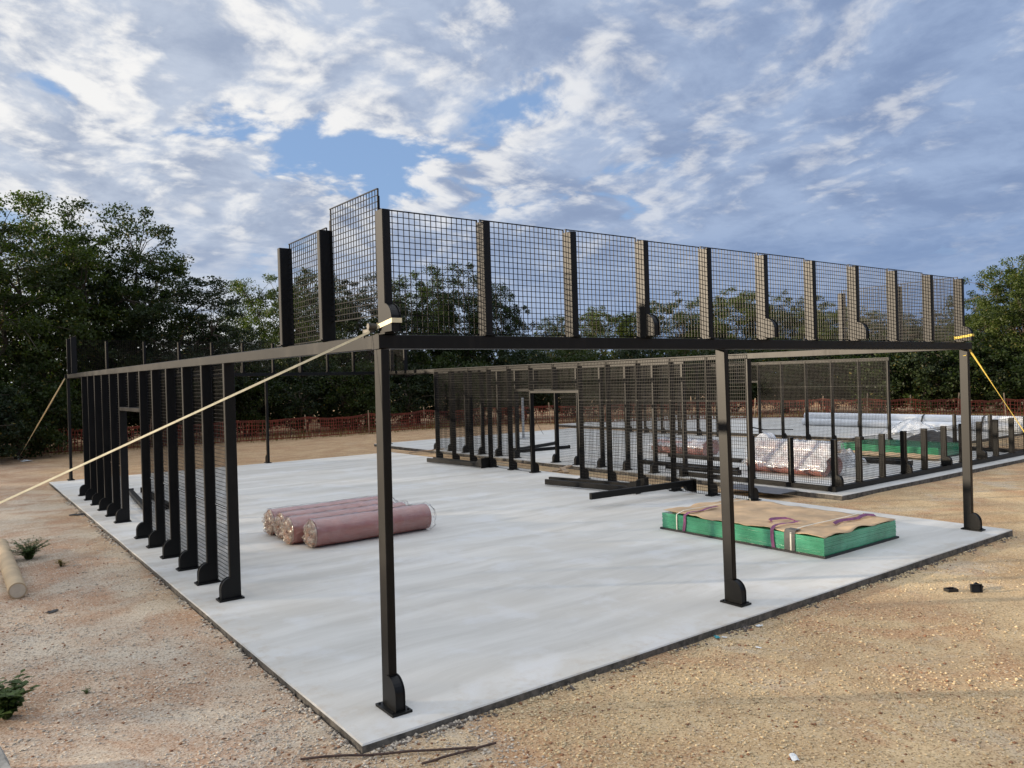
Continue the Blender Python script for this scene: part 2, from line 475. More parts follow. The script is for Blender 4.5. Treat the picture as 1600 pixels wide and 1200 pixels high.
def place(me, name, parent=None, loc=(0, 0, 0), rz=0.0):
    o = bpy.data.objects.new(name, me)
    col.objects.link(o)
    o.parent = parent
    o.location = loc
    o.rotation_euler = (0, 0, rz)
    return o

def tag(o, label=None, cat=None, group=None, kind=None):
    if label: o['label'] = label
    if cat: o['category'] = cat
    if group: o['group'] = group
    if kind: o['kind'] = kind
    return o

def empty(name, loc=(0, 0, 0), rz=0.0):
    o = bpy.data.objects.new(name, None)
    o.empty_display_size = 0.2
    col.objects.link(o)
    o.location = loc
    o.rotation_euler = (0, 0, rz)
    return o

def copy_tree(o, parent=None):
    c = o.copy()
    col.objects.link(c)
    c.parent = parent
    for ch in o.children:
        copy_tree(ch, c)
    return c

def np_mesh(name, verts, faces, m, smooth=False, tint=None):
    """verts (n,3) numpy, faces (m,k) numpy"""
    me = bpy.data.meshes.new(name)
    nv, (nf, k) = len(verts), faces.shape
    me.vertices.add(nv); me.vertices.foreach_set('co', verts.astype(np.float32).ravel())
    me.loops.add(nf * k); me.loops.foreach_set('vertex_index', faces.astype(np.int32).ravel())
    me.polygons.add(nf)
    me.polygons.foreach_set('loop_start', np.arange(0, nf * k, k, dtype=np.int32))
    me.polygons.foreach_set('loop_total', np.full(nf, k, dtype=np.int32))
    if smooth:
        me.polygons.foreach_set('use_smooth', np.ones(nf, dtype=bool))
    me.materials.append(m)
    if tint is not None:
        a = me.color_attributes.new('tint', 'FLOAT_COLOR', 'POINT')
        a.data.foreach_set('color', np.concatenate([tint, np.ones((nv, 1))], 1).astype(np.float32).ravel())
    me.update(calc_edges=True)
    return me

# ------------------------------------------------------------------ ground and slabs
SLABS = [(-0.45, 10.42, -0.45, 20.05), (11.75, 22.75, 3.12, 24.2), (24.4, 35.2, 6.4, 27.5)]
def gz(x, y):
    z = -0.055 - 0.03 * max(0.0, min(1.0, (x - 0.5) / 5.0))
    z += 0.035 * (noise.noise((x * 0.35, y * 0.35, 1.0))) + 0.014 * noise.noise((x * 1.7, y * 1.7, 5.0)) + 0.007 * noise.noise((x * 5, y * 5, 9.0))
    d = min(max(a - x, x - b, c - y, y - e) for a, b, c, e in SLABS)
    if d < 0.0:
        return -0.16
    if d < 0.5:
        z = min(z, -0.035) if d > 0.12 else min(z, -0.045 - 0.02 * (noise.noise((x * 3, y * 3, 2)) + 0.3))
    return z
def axis(segs):
    o = []
    for a, b, n in segs:
        o += [a + (b - a) * i / n for i in range(n)]
    return o + [segs[-1][1]]
gx = axis([(-3000, -200, 6), (-200, -20, 10), (-20, -5, 15), (-5, 12, 150), (12, 40, 56), (40, 200, 10), (200, 3000, 6)])
gy = axis([(-3000, -200, 6), (-200, -20, 8), (-20, -6, 10), (-6, 10, 150), (10, 40, 75), (40, 200, 10), (200, 3000, 6)])
gm = MB()
gm.v = [(x, y, gz(x, y)) for y in gy for x in gx]
nx = len(gx)
gm.f = [(j * nx + i, j * nx + i + 1, (j + 1) * nx + i + 1, (j + 1) * nx + i) for j in range(len(gy) - 1) for i in range(nx - 1)]
tag(gm.build('ground', GROUND, smooth=True), kind='structure')

def slab(x0, x1, y0, y1, seed):
    """poured slab with a slightly uneven form edge and eased top arris"""
    rnd = random.Random(seed)
    pts = []
    def run(a, b, n, nx_, ny_):
        for i in range(n):
            t = i / n
            x, y = a[0] + (b[0] - a[0]) * t, a[1] + (b[1] - a[1]) * t
            e = 0.012 * noise.noise((x * 0.7, y * 0.7, seed))
            pts.append((x + nx_ * e, y + ny_ * e))
    run((x0, y0), (x1, y0), 40, 0, 1); run((x1, y0), (x1, y1), 60, 1, 0)
    run((x1, y1), (x0, y1), 40, 0, 1); run((x0, y1), (x0, y0), 60, 1, 0)
    n = len(pts)
    cx, cy = (x0 + x1) / 2, (y0 + y1) / 2
    ins = [(x + (0.01 if x < cx else -0.01), y + (0.01 if y < cy else -0.01)) for x, y in pts]
    m = MB()
    vs = [(x, y, -0.22) for x, y in pts] + [(x, y, -0.010) for x, y in pts] + [(x, y, 0.0) for x, y in ins]
    fs = []
    for k in range(n):
        k2 = (k + 1) % n
        fs += [(k, k2, n + k2, n + k), (n + k, n + k2, 2 * n + k2, 2 * n + k)]
    fs.append(tuple(2 * n + k for k in range(n)))
    m.add(vs, fs)
    return tag(m.build('concrete_slab', CONC), kind='structure')
for i, sb in enumerate(SLABS):
    slab(*sb, seed=i * 3.3 + 1)

# loose gravel lying on the dirt
def gravel():
    rs = np.random.RandomState(4)
    oct_v = np.array([(1, 0, 0), (-1, 0, 0), (0, 1, 0), (0, -1, 0), (0, 0, 1), (0, 0, -1)], float)
    oct_f = np.array([(0, 2, 4), (2, 1, 4), (1, 3, 4), (3, 0, 4), (2, 0, 5), (1, 2, 5), (3, 1, 5), (0, 3, 5)])
    V = []; F = []; C = []; k = 0
    def add(x, y, s, dark=False):
        nonlocal k
        z = gz(x, y)
        sc3 = s * np.array([rs.uniform(0.7, 1.4), rs.uniform(0.7, 1.4), rs.uniform(0.45, 0.8)])
        a = rs.uniform(0, 6.28); ca, sa = math.cos(a), math.sin(a)
        v = oct_v * sc3 * (1 + rs.uniform(-0.28, 0.28, (6, 1)))
        v = v @ np.array([(ca, sa, 0), (-sa, ca, 0), (0, 0, 1)])
        v += np.array((x, y, z + s * 0.2))
        V.append(v); F.append(oct_f + k); k += 6
        if dark:
            c = np.array((0.15, 0.135, 0.12)) * rs.uniform(0.6, 1.5)
        else:
            b = rs.uniform(0.7, 1.35)
            lf = 1 if x < 0.5 else 0
            c = (np.array((0.60, 0.53, 0.43)) if lf else np.array((0.69, 0.55, 0.34))) * b  # yellower stones on the right carry the painted golden sunlight too
            if rs.rand() < 0.10: c = np.array((0.30, 0.15, 0.085)) * b
        C.append(np.repeat(c[None], 6, 0))
    def outside(x, y):
        return all(x < a - 0.015 or x > b + 0.015 or y < c - 0.015 or y > d + 0.015 for a, b, c, d in SLABS)
    n = 0
    while n < 42000:
        x = rs.uniform(-4.5, 10.5); y = rs.uniform(-5, 11)
        if not outside(x, y): continue
        if x > 0 and y > 0: continue
        dn = noise.noise((x * 0.7, y * 0.7, 31.0))
        near = 1.0 / (1.0 + (max(0, math.hypot(x + 0.5, y + 1.5) - 2.0) / 2.5) ** 2)
        if rs.rand() > near * (0.55 + 0.9 * dn): continue
        add(x, y, 0.004 + 0.013 * rs.rand() ** 2.0)
        n += 1
    for x, y in zip(rs.uniform(-4, 10, 260), rs.uniform(-4, 12, 260)):
        if outside(x, y) and not (x > 0 and y > 0): add(x, y, rs.uniform(0.012, 0.028))
    # crumbs of concrete and dirt along the form lines
    for i in range(4200):
        t = rs.rand()
        d = abs(rs.normal(0, 0.05)) + 0.01
        cl = noise.noise((t * 34, 3.0, 0.5))
        if rs.rand() > 0.45 + cl: continue
        if rs.rand() < 0.55: add(-0.45 + 10.87 * t, -0.45 - d, rs.uniform(0.006, 0.024), rs.rand() < 0.45)
        else: add(-0.45 - d, -0.45 + 16 * t, rs.uniform(0.006, 0.024), rs.rand() < 0.25)
    me = np_mesh('gravel', np.concatenate(V), np.concatenate(F), STONE, tint=np.concatenate(C))
    tag(place(me, 'gravel'), 'pale loose gravel scattered over the dirt around the slab', 'gravel', kind='stuff')
gravel()

# ------------------------------------------------------------------ steel court frames
PW, PD, BH = 0.070, 0.125, 0.11      # post width, post depth, beam height
_cache = {}
def post_mesh(h):
    k = round(h, 3)
    if k not in _cache:
        m = MB().bar((0, 0, 0.012), (0, 0, h), PD, PW, 0.006)
        # bar() puts the first size along X for vertical members: turn so that the depth runs along Y
        m.v = [(-y, x, z) for x, y, z in m.v]
        _cache[k] = m.mesh('post', STEEL)
    return _cache[k]
def _gusset(hh=0.265):
    pr = [(-0.028, 0.018), (-0.175, 0.018), (-0.175, hh * 0.50)]
    for i in range(1, 9):
        a = math.pi / 2 * i / 8
        pr.append((-0.175 + 0.118 * (1 - math.cos(a)), hh * 0.50 + hh * 0.50 * math.sin(a)))
    pr.append((-0.028, hh))
    n = len(pr); m = MB()
    def plate(x0, x1, ins):
        p2 = [(y + (ins if y < -0.1 else 0), z - (ins if z > hh * 0.6 else 0)) for y, z in pr]
        vs = [(x0, y, z) for y, z in p2] + [(x1, y, z) for y, z in p2]
        fs = [tuple(range(n)), tuple(range(2 * n - 1, n - 1, -1))]
        fs += [(k, n + k, n + (k + 1) % n, (k + 1) % n) for k in range(n)]
        m.add(vs, fs)
    plate(-0.042, -0.034, 0.0); plate(0.034, 0.042, 0.0); plate(-0.034, 0.034, 0.006)
    return m.mesh('gusset', STEEL)
GUSSET = _gusset()
GUSSET_U = _gusset(0.24)
def _plate(x, y0, y1, th):
    m = MB().box(-x, x, y0, y1, 0.0015, th)
    for sx in (-1, 1):
        for yy in (y0 + 0.03, y1 - 0.03):
            m.tube([(sx * (x - 0.022), yy, th), (sx * (x - 0.022), yy, th + 0.011)], 0.010, 6)
    return m.mesh('base_plate', STEEL)
PLATE = _plate(0.085, -0.205, 0.085, 0.020)
PLATE_U = _plate(0.055, -0.085, 0.085, 0.012)

def post(parent, x, y, h, rz, z=0.0, gusset=True, upper=False, lean=(0, 0)):
    p = place(post_mesh(h), 'post', parent, (x, y, z), rz)
    p.rotation_euler = (lean[0], lean[1], rz)
    place(PLATE_U if upper else PLATE, 'base_plate', p)
    if gusset:
        place(GUSSET_U if upper else GUSSET, 'gusset', p)
    return p

def panel_mesh(wd, ht, pitch=0.0505):
    k = ('panel', round(wd, 3), round(ht, 3), pitch)
    if k not in _cache:
        m = MB()
        def wire(p, q, t):
            d = t / 2
            if p[0] == q[0]:
                a = [(-d, -d), (d, -d), (d, d), (-d, d)]
                vs = [(p[0] + i, j, p[2]) for i, j in a] + [(p[0] + i, j, q[2]) for i, j in a]
            else:
                a = [(-d, -d), (-d, d), (d, d), (d, -d)]
                vs = [(p[0], j + 0.006, p[2] + i) for i, j in a] + [(q[0], j + 0.006, p[2] + i) for i, j in a]
            m.add(vs, [(0, 1, 5, 4), (1, 2, 6, 5), (2, 3, 7, 6), (3, 0, 4, 7)])
        n = max(1, round(wd / 0.0505)); r = max(1, round(ht / pitch))
        wt = 0.0053 if pitch < 0.06 else 0.0070
        for i in range(n + 1):
            x = 0.006 + (wd - 0.012) * i / n
            wire((x, 0, 0), (x, 0, ht), 0.011 if i in (0, n) else 0.0053)
        for j in range(r + 1):
            z = 0.004 + (ht - 0.008) * j / r
            wire((0, 0, z), (wd, 0, z), 0.009 if j in (0, r) else wt)
        _cache[k] = m.mesh('mesh_panel', WIRE)
    return _cache[k]

def panel(parent, loc, rz, wd, ht, tilt=0.0, pitch=0.0505):
    o = place(panel_mesh(wd, ht, pitch), 'mesh_panel', parent, loc, rz)
    o.rotation_euler = (0, tilt, rz)
    return o

def beam(parent, p, q, name='beam', a=PW, b=BH):
    return MB().bar(p, q, a, b, 0.005).build(name, STEEL, parent)

def side_wall(fr, x, side, y0, hfun, joint, y_from=4, y_to=16, pitch=0.0505):
    """post-and-mesh wall along Y; side -1: outside is -X"""
    rz = R(-90) if side < 0 else R(90)
    xin = x - side * (PD / 2 + 0.006)
    ys = [y_from + i for i in range(y_to - y_from + 1)]
    for yy in ys:
        if yy == 10:
            continue
        post(fr, x, y0 + yy, hfun(yy) - BH - 0.002, rz)
    h10 = hfun(10) - BH
    beam(fr, (x, y0 + 9 + PW / 2, 2.19), (x, y0 + 11 - PW / 2, 2.19), 'door_lintel', PD * 0.9, 0.07)
    MB().bar((x, y0 + 10, 2.227), (x, y0 + 10, h10 - 0.002), PD, PW * 0.8, 0.005).build('short_post', STEEL, fr)
    for yy in ys[:-1]:
        top = hfun(yy + 0.5) - 0.02
        if yy in (9, 10):
            panel(fr, (xin, y0 + yy + 0.01, 2.24), R(90), 0.98, top - 2.24, pitch=pitch)
        else:
            panel(fr, (xin, y0 + yy + 0.01, 0.03), R(90), 0.98, joint - 0.04, pitch=pitch)
            panel(fr, (xin, y0 + yy + 0.01, joint + 0.005), R(90), 0.98, top - joint - 0.005, pitch=pitch)

UX = [0.06, 1.01, 1.985, 2.94, 3.91, 4.905, 5.88, 6.86, 7.86, 8.88, 9.87]   # upper posts along the end wall
UG = (0, 3, 5, 7, 10)
# ---- near court
HL = lambda y: 2.903 + 0.0075 * y
HR = lambda y: 2.903 + 0.0035 * y
f1 = empty('court_frame')
tag(f1, 'tall black steel cage frame with mesh side walls on the near slab', 'steel frame')
for x, y, rz, h, ln in [(0, 0, 0, HL(0), (0, R(0.35))), (4.19, 0, 0, HL(0), (0, R(-0.9))), (10, 0, 0, HR(0), (0, 0)),
                        (0.1, 20, R(180), HL(20), (0, 0)), (5.83, 20, R(180), 2.98, (0, 0)), (10, 20, R(180), HR(20), (0, 0))]:
    post(f1, x, y, h - BH - 0.004, rz, lean=ln)
side_wall(f1, 0.0, -1, 0, HL, 1.02)
side_wall(f1, 10.0, 1, 0, HR, 1.98, pitch=0.072)
zb = lambda z: z - BH / 2
beam(f1, (-0.035, 0, zb(HL(0))), (10.0 + 0.12, 0, zb(HR(0))), a=PD)
for a, b in ((0.0, 8.0), (8.0, 16.0)):
    beam(f1, (0, a + (PD / 2 + 0.002 if a == 0 else 0.001), zb(HL(a))), (0, b - 0.001, zb(HL(b))))
beam(f1, (0, 16.001, zb(HL(16))), (0.1, 20 - PD / 2 - 0.003, zb(HL(20))))
for a, b in ((0.0, 8.0), (8.0, 20.0)):
    beam(f1, (10, a + (PD / 2 + 0.002 if a == 0 else 0.001), zb(HR(a))), (10, b - (PD / 2 + 0.003 if b == 20 else 0.001), zb(HR(b))))
beam(f1, (0.02, 20, zb(HL(20))), (10.04, 20, zb(HR(20))), a=PD)
# upper posts and mesh
UH = 0.975
for i, x in enumerate(UX):
    t = x / 10
    post(f1, x, 0, UH, 0, HL(0) + 0.002, gusset=i in UG, upper=True)
    zf = HL(20) * (1 - t) + HR(20) * t
    post(f1, min(max(10.0 - UX[10 - i], 0.16), 10), 20, UH, R(180), zf + 0.002, gusset=i in UG, upper=True)
for i in range(10):
    a, b = UX[i] + 0.012, UX[i + 1] - 0.012
    panel(f1, (a, PD / 2 + 0.008, HL(0) + 0.018), 0, b - a, 0.99 + 0.008 * ((i * 7) % 3))
    t = (i + 0.5) / 10
    zf = HL(20) * (1 - t) + HR(20) * t
    panel(f1, (10 - UX[10 - i] + 0.012, 20 - PD / 2 - 0.008, zf + 0.018), 0, 0.96, 0.99)
for x, H_, sd in ((0.0, HL, -1), (10.0, HR, 1)):
    rz = R(-90) if sd < 0 else R(90)
    for yy in (1, 2, 18, 19):
        xx = x + (0.05 * (yy - 16) / 4 if sd < 0 and yy > 16 else 0)
        post(f1, xx, yy, UH - (0.01 if yy == 2 else 0), rz, H_(yy) + 0.002, gusset=False, upper=True)
    xin = x - sd * (PD / 2 - 0.02)
    for yy in (0, 1, 18, 19):
        raised = sd < 0 and yy == 0
        xi = xin + (0.06 if sd < 0 and yy > 16 else 0)
        panel(f1, (xi, yy + 0.05, H_(yy) + (0.155 if raised else 0.02)), R(90), 0.93, 1.0, R(-1.2) if raised else 0)
# steel flats still clamped to the raised panel
MB().bar((0.05, 0.045, 3.5), (0.05, 0.045, 4.0), 0.012, 0.03, 0.002).build('panel_edge_bar', STEEL, f1)
MB().bar((0.05, 0.985, 3.5), (0.05, 0.985, 3.98), 0.012, 0.03, 0.002).build('panel_edge_bar', STEEL, f1)

# ---- second court: two side walls standing, end frame still down on the slab
X2, Y2 = 12.1, 3.5
H2 = lambda y: 2.90 + 0.004 * y
wl = empty('mesh_wall', (X2, Y2, 0))
tag(wl, 'black post and mesh wall along the left edge of the second slab', 'mesh wall', 'mesh walls of the second court')
side_wall(wl, 0, -1, 0, H2, 1.98)
beam(wl, (0, 3.95, zb(H2(4))), (0, 19.93, zb(H2(20))))
post(wl, 0.05, 20, H2(20) - 0.004, R(180))
wr = empty('mesh_wall', (X2 + 10.15, Y2 + 0.1, 0))
tag(wr, 'black post and mesh wall along the right edge of the second slab, before the white bundle', 'mesh wall', 'mesh walls of the second court')
side_wall(wr, 0, 1, 0, H2, 1.98)
beam(wr, (0, 3.95, zb(H2(4))), (0, 16.05, zb(H2(16))))

ef = empty('low_railing', (X2, Y2, 0))
tag(ef, 'low black mesh railing with short posts set down on the second slab', 'mesh railing')
b0 = BH / 2 + 0.003
beam(ef, (-0.06, 0, b0), (10.05, 0, b0), a=PD)
beam(ef, (0, PD / 2 + 0.002, b0), (0, 4.0, b0))
beam(ef, (10.0, PD / 2 + 0.002, b0), (10.0, 2.1, b0))
for i, x in enumerate(UX):
    post(ef, x - 0.03, 0, UH, 0, BH + 0.004, gusset=i in UG, upper=True)
for i in range(10):
    panel(ef, (UX[i] - 0.02, PD / 2 + 0.006, BH + 0.02), 0, UX[i + 1] - UX[i] - 0.02, 0.93)
for x, sd in ((0.0, -1), (10.0, 1)):
    for yy in (1, 2):
        post(ef, x, yy, UH, R(-90) if sd < 0 else R(90), BH + 0.004, gusset=False, upper=True)
    for yy in (0, 1):
        panel(ef, (x - sd * (PD / 2 - 0.02), yy + 0.05, BH + 0.02), R(90), 0.93, 0.93)

# ------------------------------------------------------------------ ratchet straps
def strap(p, q, width, m, side, label, sag=0.0, wrap=None, ratchet=None):
    o = empty('ratchet_strap', (q[0], q[1], 0))
    tag(o, label, 'strap')
    off = Vector((q[0], q[1], 0))
    n = 24; pts = []; sds = []
    s0 = Vector(side).normalized()
    d = (Vector(q) - Vector(p)).normalized()
    for i in range(n + 1):
        t = i / n
        v = Vector(p).lerp(Vector(q), t)
        v.z -= sag * 4 * t * (1 - t)
        pts.append(v - off)
        sds.append(Matrix.Rotation(0.5 * math.sin(t * 5.0), 3, d) @ s0)
    MB().ribbon(pts, sds, width, 0.004).build('webbing', m, o)
    if wrap:
        cx, cy, cz, ax, ay0, ay1 = wrap
        lp = [(cx - ax, cy + ay1, cz), (cx + ax, cy + ay1, cz), (cx + ax, cy - ay0, cz + 0.02), (cx - ax, cy - ay0, cz + 0.02), (cx - ax - 0.002, cy + ay1, cz - 0.015)]
        MB().ribbon([Vector(v) - off for v in lp], (0, 0, 1), 0.036, 0.004).build('wrap', m, o)
    if ratchet:
        r = Vector(ratchet) - off
        rm = MB().box(r.x - 0.028, r.x + 0.028, r.y - 0.05, r.y + 0.05, r.z - 0.012, r.z + 0.014)
        rm.tube([(r.x - 0.035, r.y - 0.05, r.z + 0.035), (r.x + 0.035, r.y - 0.05, r.z + 0.035)], 0.024, 10)
        rm.bar((r.x - 0.02, r.y + 0.06, r.z - 0.05), (r.x - 0.02, r.y + 0.06, r.z + 0.02), 0.012, 0.012, 0.002)
        rm.build('ratchet', simple('worn ratchet steel', (0.10, 0.095, 0.085), 0.5, 0.3, 20, metal=0.5), o)
    # loose end of the webbing
    t0 = Vector(p) - off
    if not ratchet: MB().ribbon([t0 + Vector((-0.02 * k - 0.012 * math.sin(k * 1.3), 0.012 * math.cos(k), 0.005 - 0.03 * k)) for k in range(6)], (0.2, 1, 0), width * 0.9, 0.003).build('loose_tail', m, o)
    # ground anchor pin with hook
    a = Vector(q) - off
    am = MB().tube([(0, 0, a.z - 0.25), (0, 0, a.z + 0.12)], 0.014, 8)
    am.tube([(0, 0, a.z + 0.02), (0.05, 0.0, a.z + 0.06), (0.05, 0.0, a.z + 0.0)], 0.006, 6)
    am.build('anchor_pin', GREYM, o)
    return o
strap((-0.05, 0.06, 2.93), (-5.9, 3.45, -0.05), 0.019, YPALE, (0, 0, 1),
      'pale yellow ratchet strap running down left from the nearest cage corner', wrap=(0.06, 0, 2.985, 0.042, 0.185, 0.066), ratchet=(-0.02, 0.13, 2.94))
strap((10.06, -0.02, 2.84), (13.62, -0.26, -0.08), 0.05, YELLOW, (0.2, 1, 0.3),
      'bright yellow ratchet strap slanting down from the right cage corner', wrap=(9.87, 0, 2.985, 0.042, 0.185, 0.066))
strap((0.06, 20.02, 3.02), (-0.55, 30.2, 0.02), 0.045, YPALE, (1, 0, 0.6),
      'yellow ratchet strap on the far left cage corner reaching into the bush', wrap=(0.16, 20, 3.09, 0.042, 0.066, 0.185))

# ------------------------------------------------------------------ rolls of turf
def crumple(c, r, sgn, seed, depth=0.10, n=30, rings=9, hole=0.05, flare=0.0, crinkle=0.0):
    """bunched film or ragged backing closing the end of a roll, facing sgn*X"""
    vs = []; fs = []
    for j in range(rings):
        t = j / (rings - 1)
        rr = r * (1 - t) + hole * t
        for k in range(n):
            a = 2 * math.pi * k / n
            nn = noise.noise((math.cos(a) * 3 + seed, math.sin(a) * 3, t * 4 + seed))
            if crinkle: nn += crinkle * 0.4 * noise.noise((math.cos(a) * 9 + seed, math.sin(a) * 9, t * 9))
            rr2 = rr * (1 + 0.16 * nn * (t + 0.1)) + (0.05 * flare * (1 - t) * (1 + nn))
            x = sgn * (depth * math.sin(t * 2.6) + 0.07 * nn * math.sin(t * 3.1) + flare * 0.05 * (1 - t))
            vs.append((c[0] + x, c[1] + rr2 * math.cos(a), c[2] + rr2 * math.sin(a)))
    for j in range(rings - 1):
        for k in range(n):
            k2 = (k + 1) % n
            fs.append((j * n + k, j * n + k2, (j + 1) * n + k2, (j + 1) * n + k))
    return vs, fs

def turf_roll(loc, rz, L, r, seed, label, group):
    o = empty('turf_roll', loc, rz)
    tag(o, label, 'turf roll', group)
    pts = [(L * i / 16, 0.012 * noise.noise((i * 0.4, seed, 0)), r + 0.006) for i in range(17)]
    n = 36
    def sec(t):
        out_ = []
        for k in range(n):
            a = 2 * math.pi * k / n
            rr = r * (1 + 0.035 * noise.noise((math.cos(a) * 1.6, math.sin(a) * 1.6, t * 5 + seed)) + 0.012 * noise.noise((math.cos(a) * 6, math.sin(a) * 6, t * 16 + seed)))
            y = rr * math.sin(a)
            out_.append((rr * math.cos(a), max(y, -r)))
        return out_
    MB().sweep(pts, sec).build('turf', TURF, o, smooth=True)
    # open end: layers of backing
    sp = MB(); prof = []
    for i in range(150):
        a = i * 0.42
        rr = 0.035 + (r * 0.93 - 0.035) * i / 149
        rr *= 1 + 0.05 * noise.noise((a, seed, 3))
        prof.append((-0.004 - 0.018 * abs(noise.noise((a * 0.8, seed, 7))), rr * math.cos(a), r + rr * math.sin(a)))
    sp.ribbon(prof, (1, 0, 0), 0.05, 0.012)
    sp.build('backing_edge', REDGE, o, smooth=True)
    e = MB(); e.add(*crumple((-0.01, 0, r), r * 1.03, -1, seed, 0.07, n=44, rings=12, hole=0.03, crinkle=1.1)); e.build('film_bunch', ENDFILM, o, smooth=True)
    e = MB(); e.add(*crumple((L, 0, r), r * 1.02, 1, seed + 4, 0.10, flare=0.6)); e.build('film_tail', FILM, o, smooth=True)
    # loose film lying on the roll
    vs = []; fs = []; nu, nv = 44, 26
    for i in range(nu):
        for j in range(nv):
            x = -0.03 + (L + 0.06) * i / (nu - 1); a = -0.75 + (math.pi + 1.5) * j / (nv - 1)
            rr = r * 1.045 + 0.030 * abs(noise.noise((x * 4 + a * 3, a * 1.6 - x * 3, seed))) + 0.008 * noise.noise((x * 14, a * 9, seed))
            vs.append((x, rr * math.cos(a), max(0.004, r + 0.004 + rr * math.sin(a))))
    for i in range(nu - 1):
        for j in range(nv - 1):
            q = i * nv + j
            fs.append((q, q + 1, q + nv + 1, q + nv))
    MB().add(vs, fs).build('film', FILM, o, smooth=True)
    return o
G1 = 'turf rolls on the near slab'
turf_roll((1.80, 6.10, 0), R(1.5), 2.06, 0.215, 1.0, 'red film-wrapped turf roll at the front of the four, nearest the camera', G1)
turf_roll((1.62, 6.60, 0), R(1.0), 2.06, 0.215, 2.3, 'red film-wrapped turf roll, second of four from the front', G1)
turf_roll((1.68, 7.12, 0), R(2.0), 2.04, 0.215, 3.7, 'red film-wrapped turf roll, third of four from the front', G1)
turf_roll((1.66, 7.60, 0), R(0.5), 2.06, 0.215, 5.1, 'red film-wrapped turf roll at the back of the four on the near slab', G1)
G2 = 'turf rolls piled on the second slab'
turf_roll((14.05, 6.95, 0), R(-90), 2.05, 0.215, 6.2, 'lower front turf roll of the plastic-topped pile behind the low railing', G2)
turf_roll((14.52, 6.9, 0), R(-90), 2.05, 0.215, 7.2, 'lower rear turf roll of the plastic-topped pile behind the low railing', G2)
turf_roll((14.28, 6.9, 0.375), R(-90), 2.05, 0.205, 8.2, 'top turf roll of the pile, lying under the milky plastic sheet', G2)
G3 = 'turf rolls farther back on the second slab'
turf_roll((16.1, 12.2, 0), R(-88), 2.05, 0.225, 9.4, 'front one of two turf rolls seen through the mesh left of the middle post', G3)
turf_roll((16.6, 12.3, 0), R(-88), 2.05, 0.225, 10.4, 'rear one of two turf rolls seen through the mesh left of the middle post', G3)

def drape(name, cx, cy, lx, ly, hfun, m, label, cat, seed, n=30, rz=0.0, amp=0.06):
    vs = []; fs = []
    for i in range(n):
        for j in range(n):
            x = (i / (n - 1) - 0.5) * lx * (1 + 0.12 * noise.noise((j * 0.4, seed, 1))); y = (j / (n - 1) - 0.5) * ly * (1 + 0.12 * noise.noise((i * 0.4, seed, 5)))
            z = hfun(x, y) + amp * abs(noise.noise((x * 5, y * 5, seed))) + amp * 0.5 * noise.noise((x * 11, y * 11, seed))
            vs.append((x, y, max(0.006, z)))
    for i in range(n - 1):
        for j in range(n - 1):
            q = i * n + j
            fs.append((q, q + n, q + n + 1, q + 1))
    o = MB().add(vs, fs).build(name, m, None, (cx, cy, 0), rz, smooth=True)
    s = o.modifiers.new('thickness', 'SOLIDIFY'); s.thickness = 0.004
    return tag(o, label, cat)
drape('plastic_sheet', 14.3, 5.85, 1.25, 2.35,
      lambda x, y: 0.80 - 1.35 * max(0, abs(x) - 0.16) + (0.16 if y > 0.55 else 0) * max(0, 1 - abs(y - 0.85) * 4),
      FILMW, 'milky plastic sheet draped over the turf roll pile by the low railing', 'plastic sheet', 2.0, amp=0.10)
drape('plastic_sheet', 16.4, 11.2, 1.2, 2.2, lambda x, y: 0.47 - 0.7 * max(0, abs(x) - 0.3), FILMW,
      'plastic sheet over the turf rolls seen through the mesh left of the middle post', 'plastic sheet', 4.0, amp=0.06)
drape('plastic_sheet', 16.5, 5.75, 0.95, 0.75, lambda x, y: 0.36 - 0.9 * max(0, math.hypot(x, y) - 0.12), FILMW,
      'crumpled white plastic heap on the slab behind the low railing corner', 'plastic sheet', 6.0, amp=0.13)
drape('plastic_sheet', 27.2, 9.3, 1.3, 2.2, lambda x, y: 0.55 - 0.9 * max(0, math.hypot(x, y * 0.6) - 0.1), FILMW,
      'peaked white plastic sheet in front of the long white bundle', 'plastic sheet', 8.0, amp=0.12)
drape('black_tarp', 23.7, 6.95, 1.0, 1.7, lambda x, y: 0.42 - 0.75 * max(0, math.hypot(x, y * 0.6) - 0.08), BLACKP,
      'black tarp heap between the second and third slabs', 'tarp', 9.0, amp=0.06)
drape('plastic_mat', 11.25, 4.75, 0.75, 1.5, lambda x, y: -0.045, simple('grey mat', (0.10, 0.105, 0.12), 0.6, 0.2, 5),
      'flat grey mat lying in the gap between the first two slabs', 'mat', 11.0, amp=0.012).location.z = 0.03

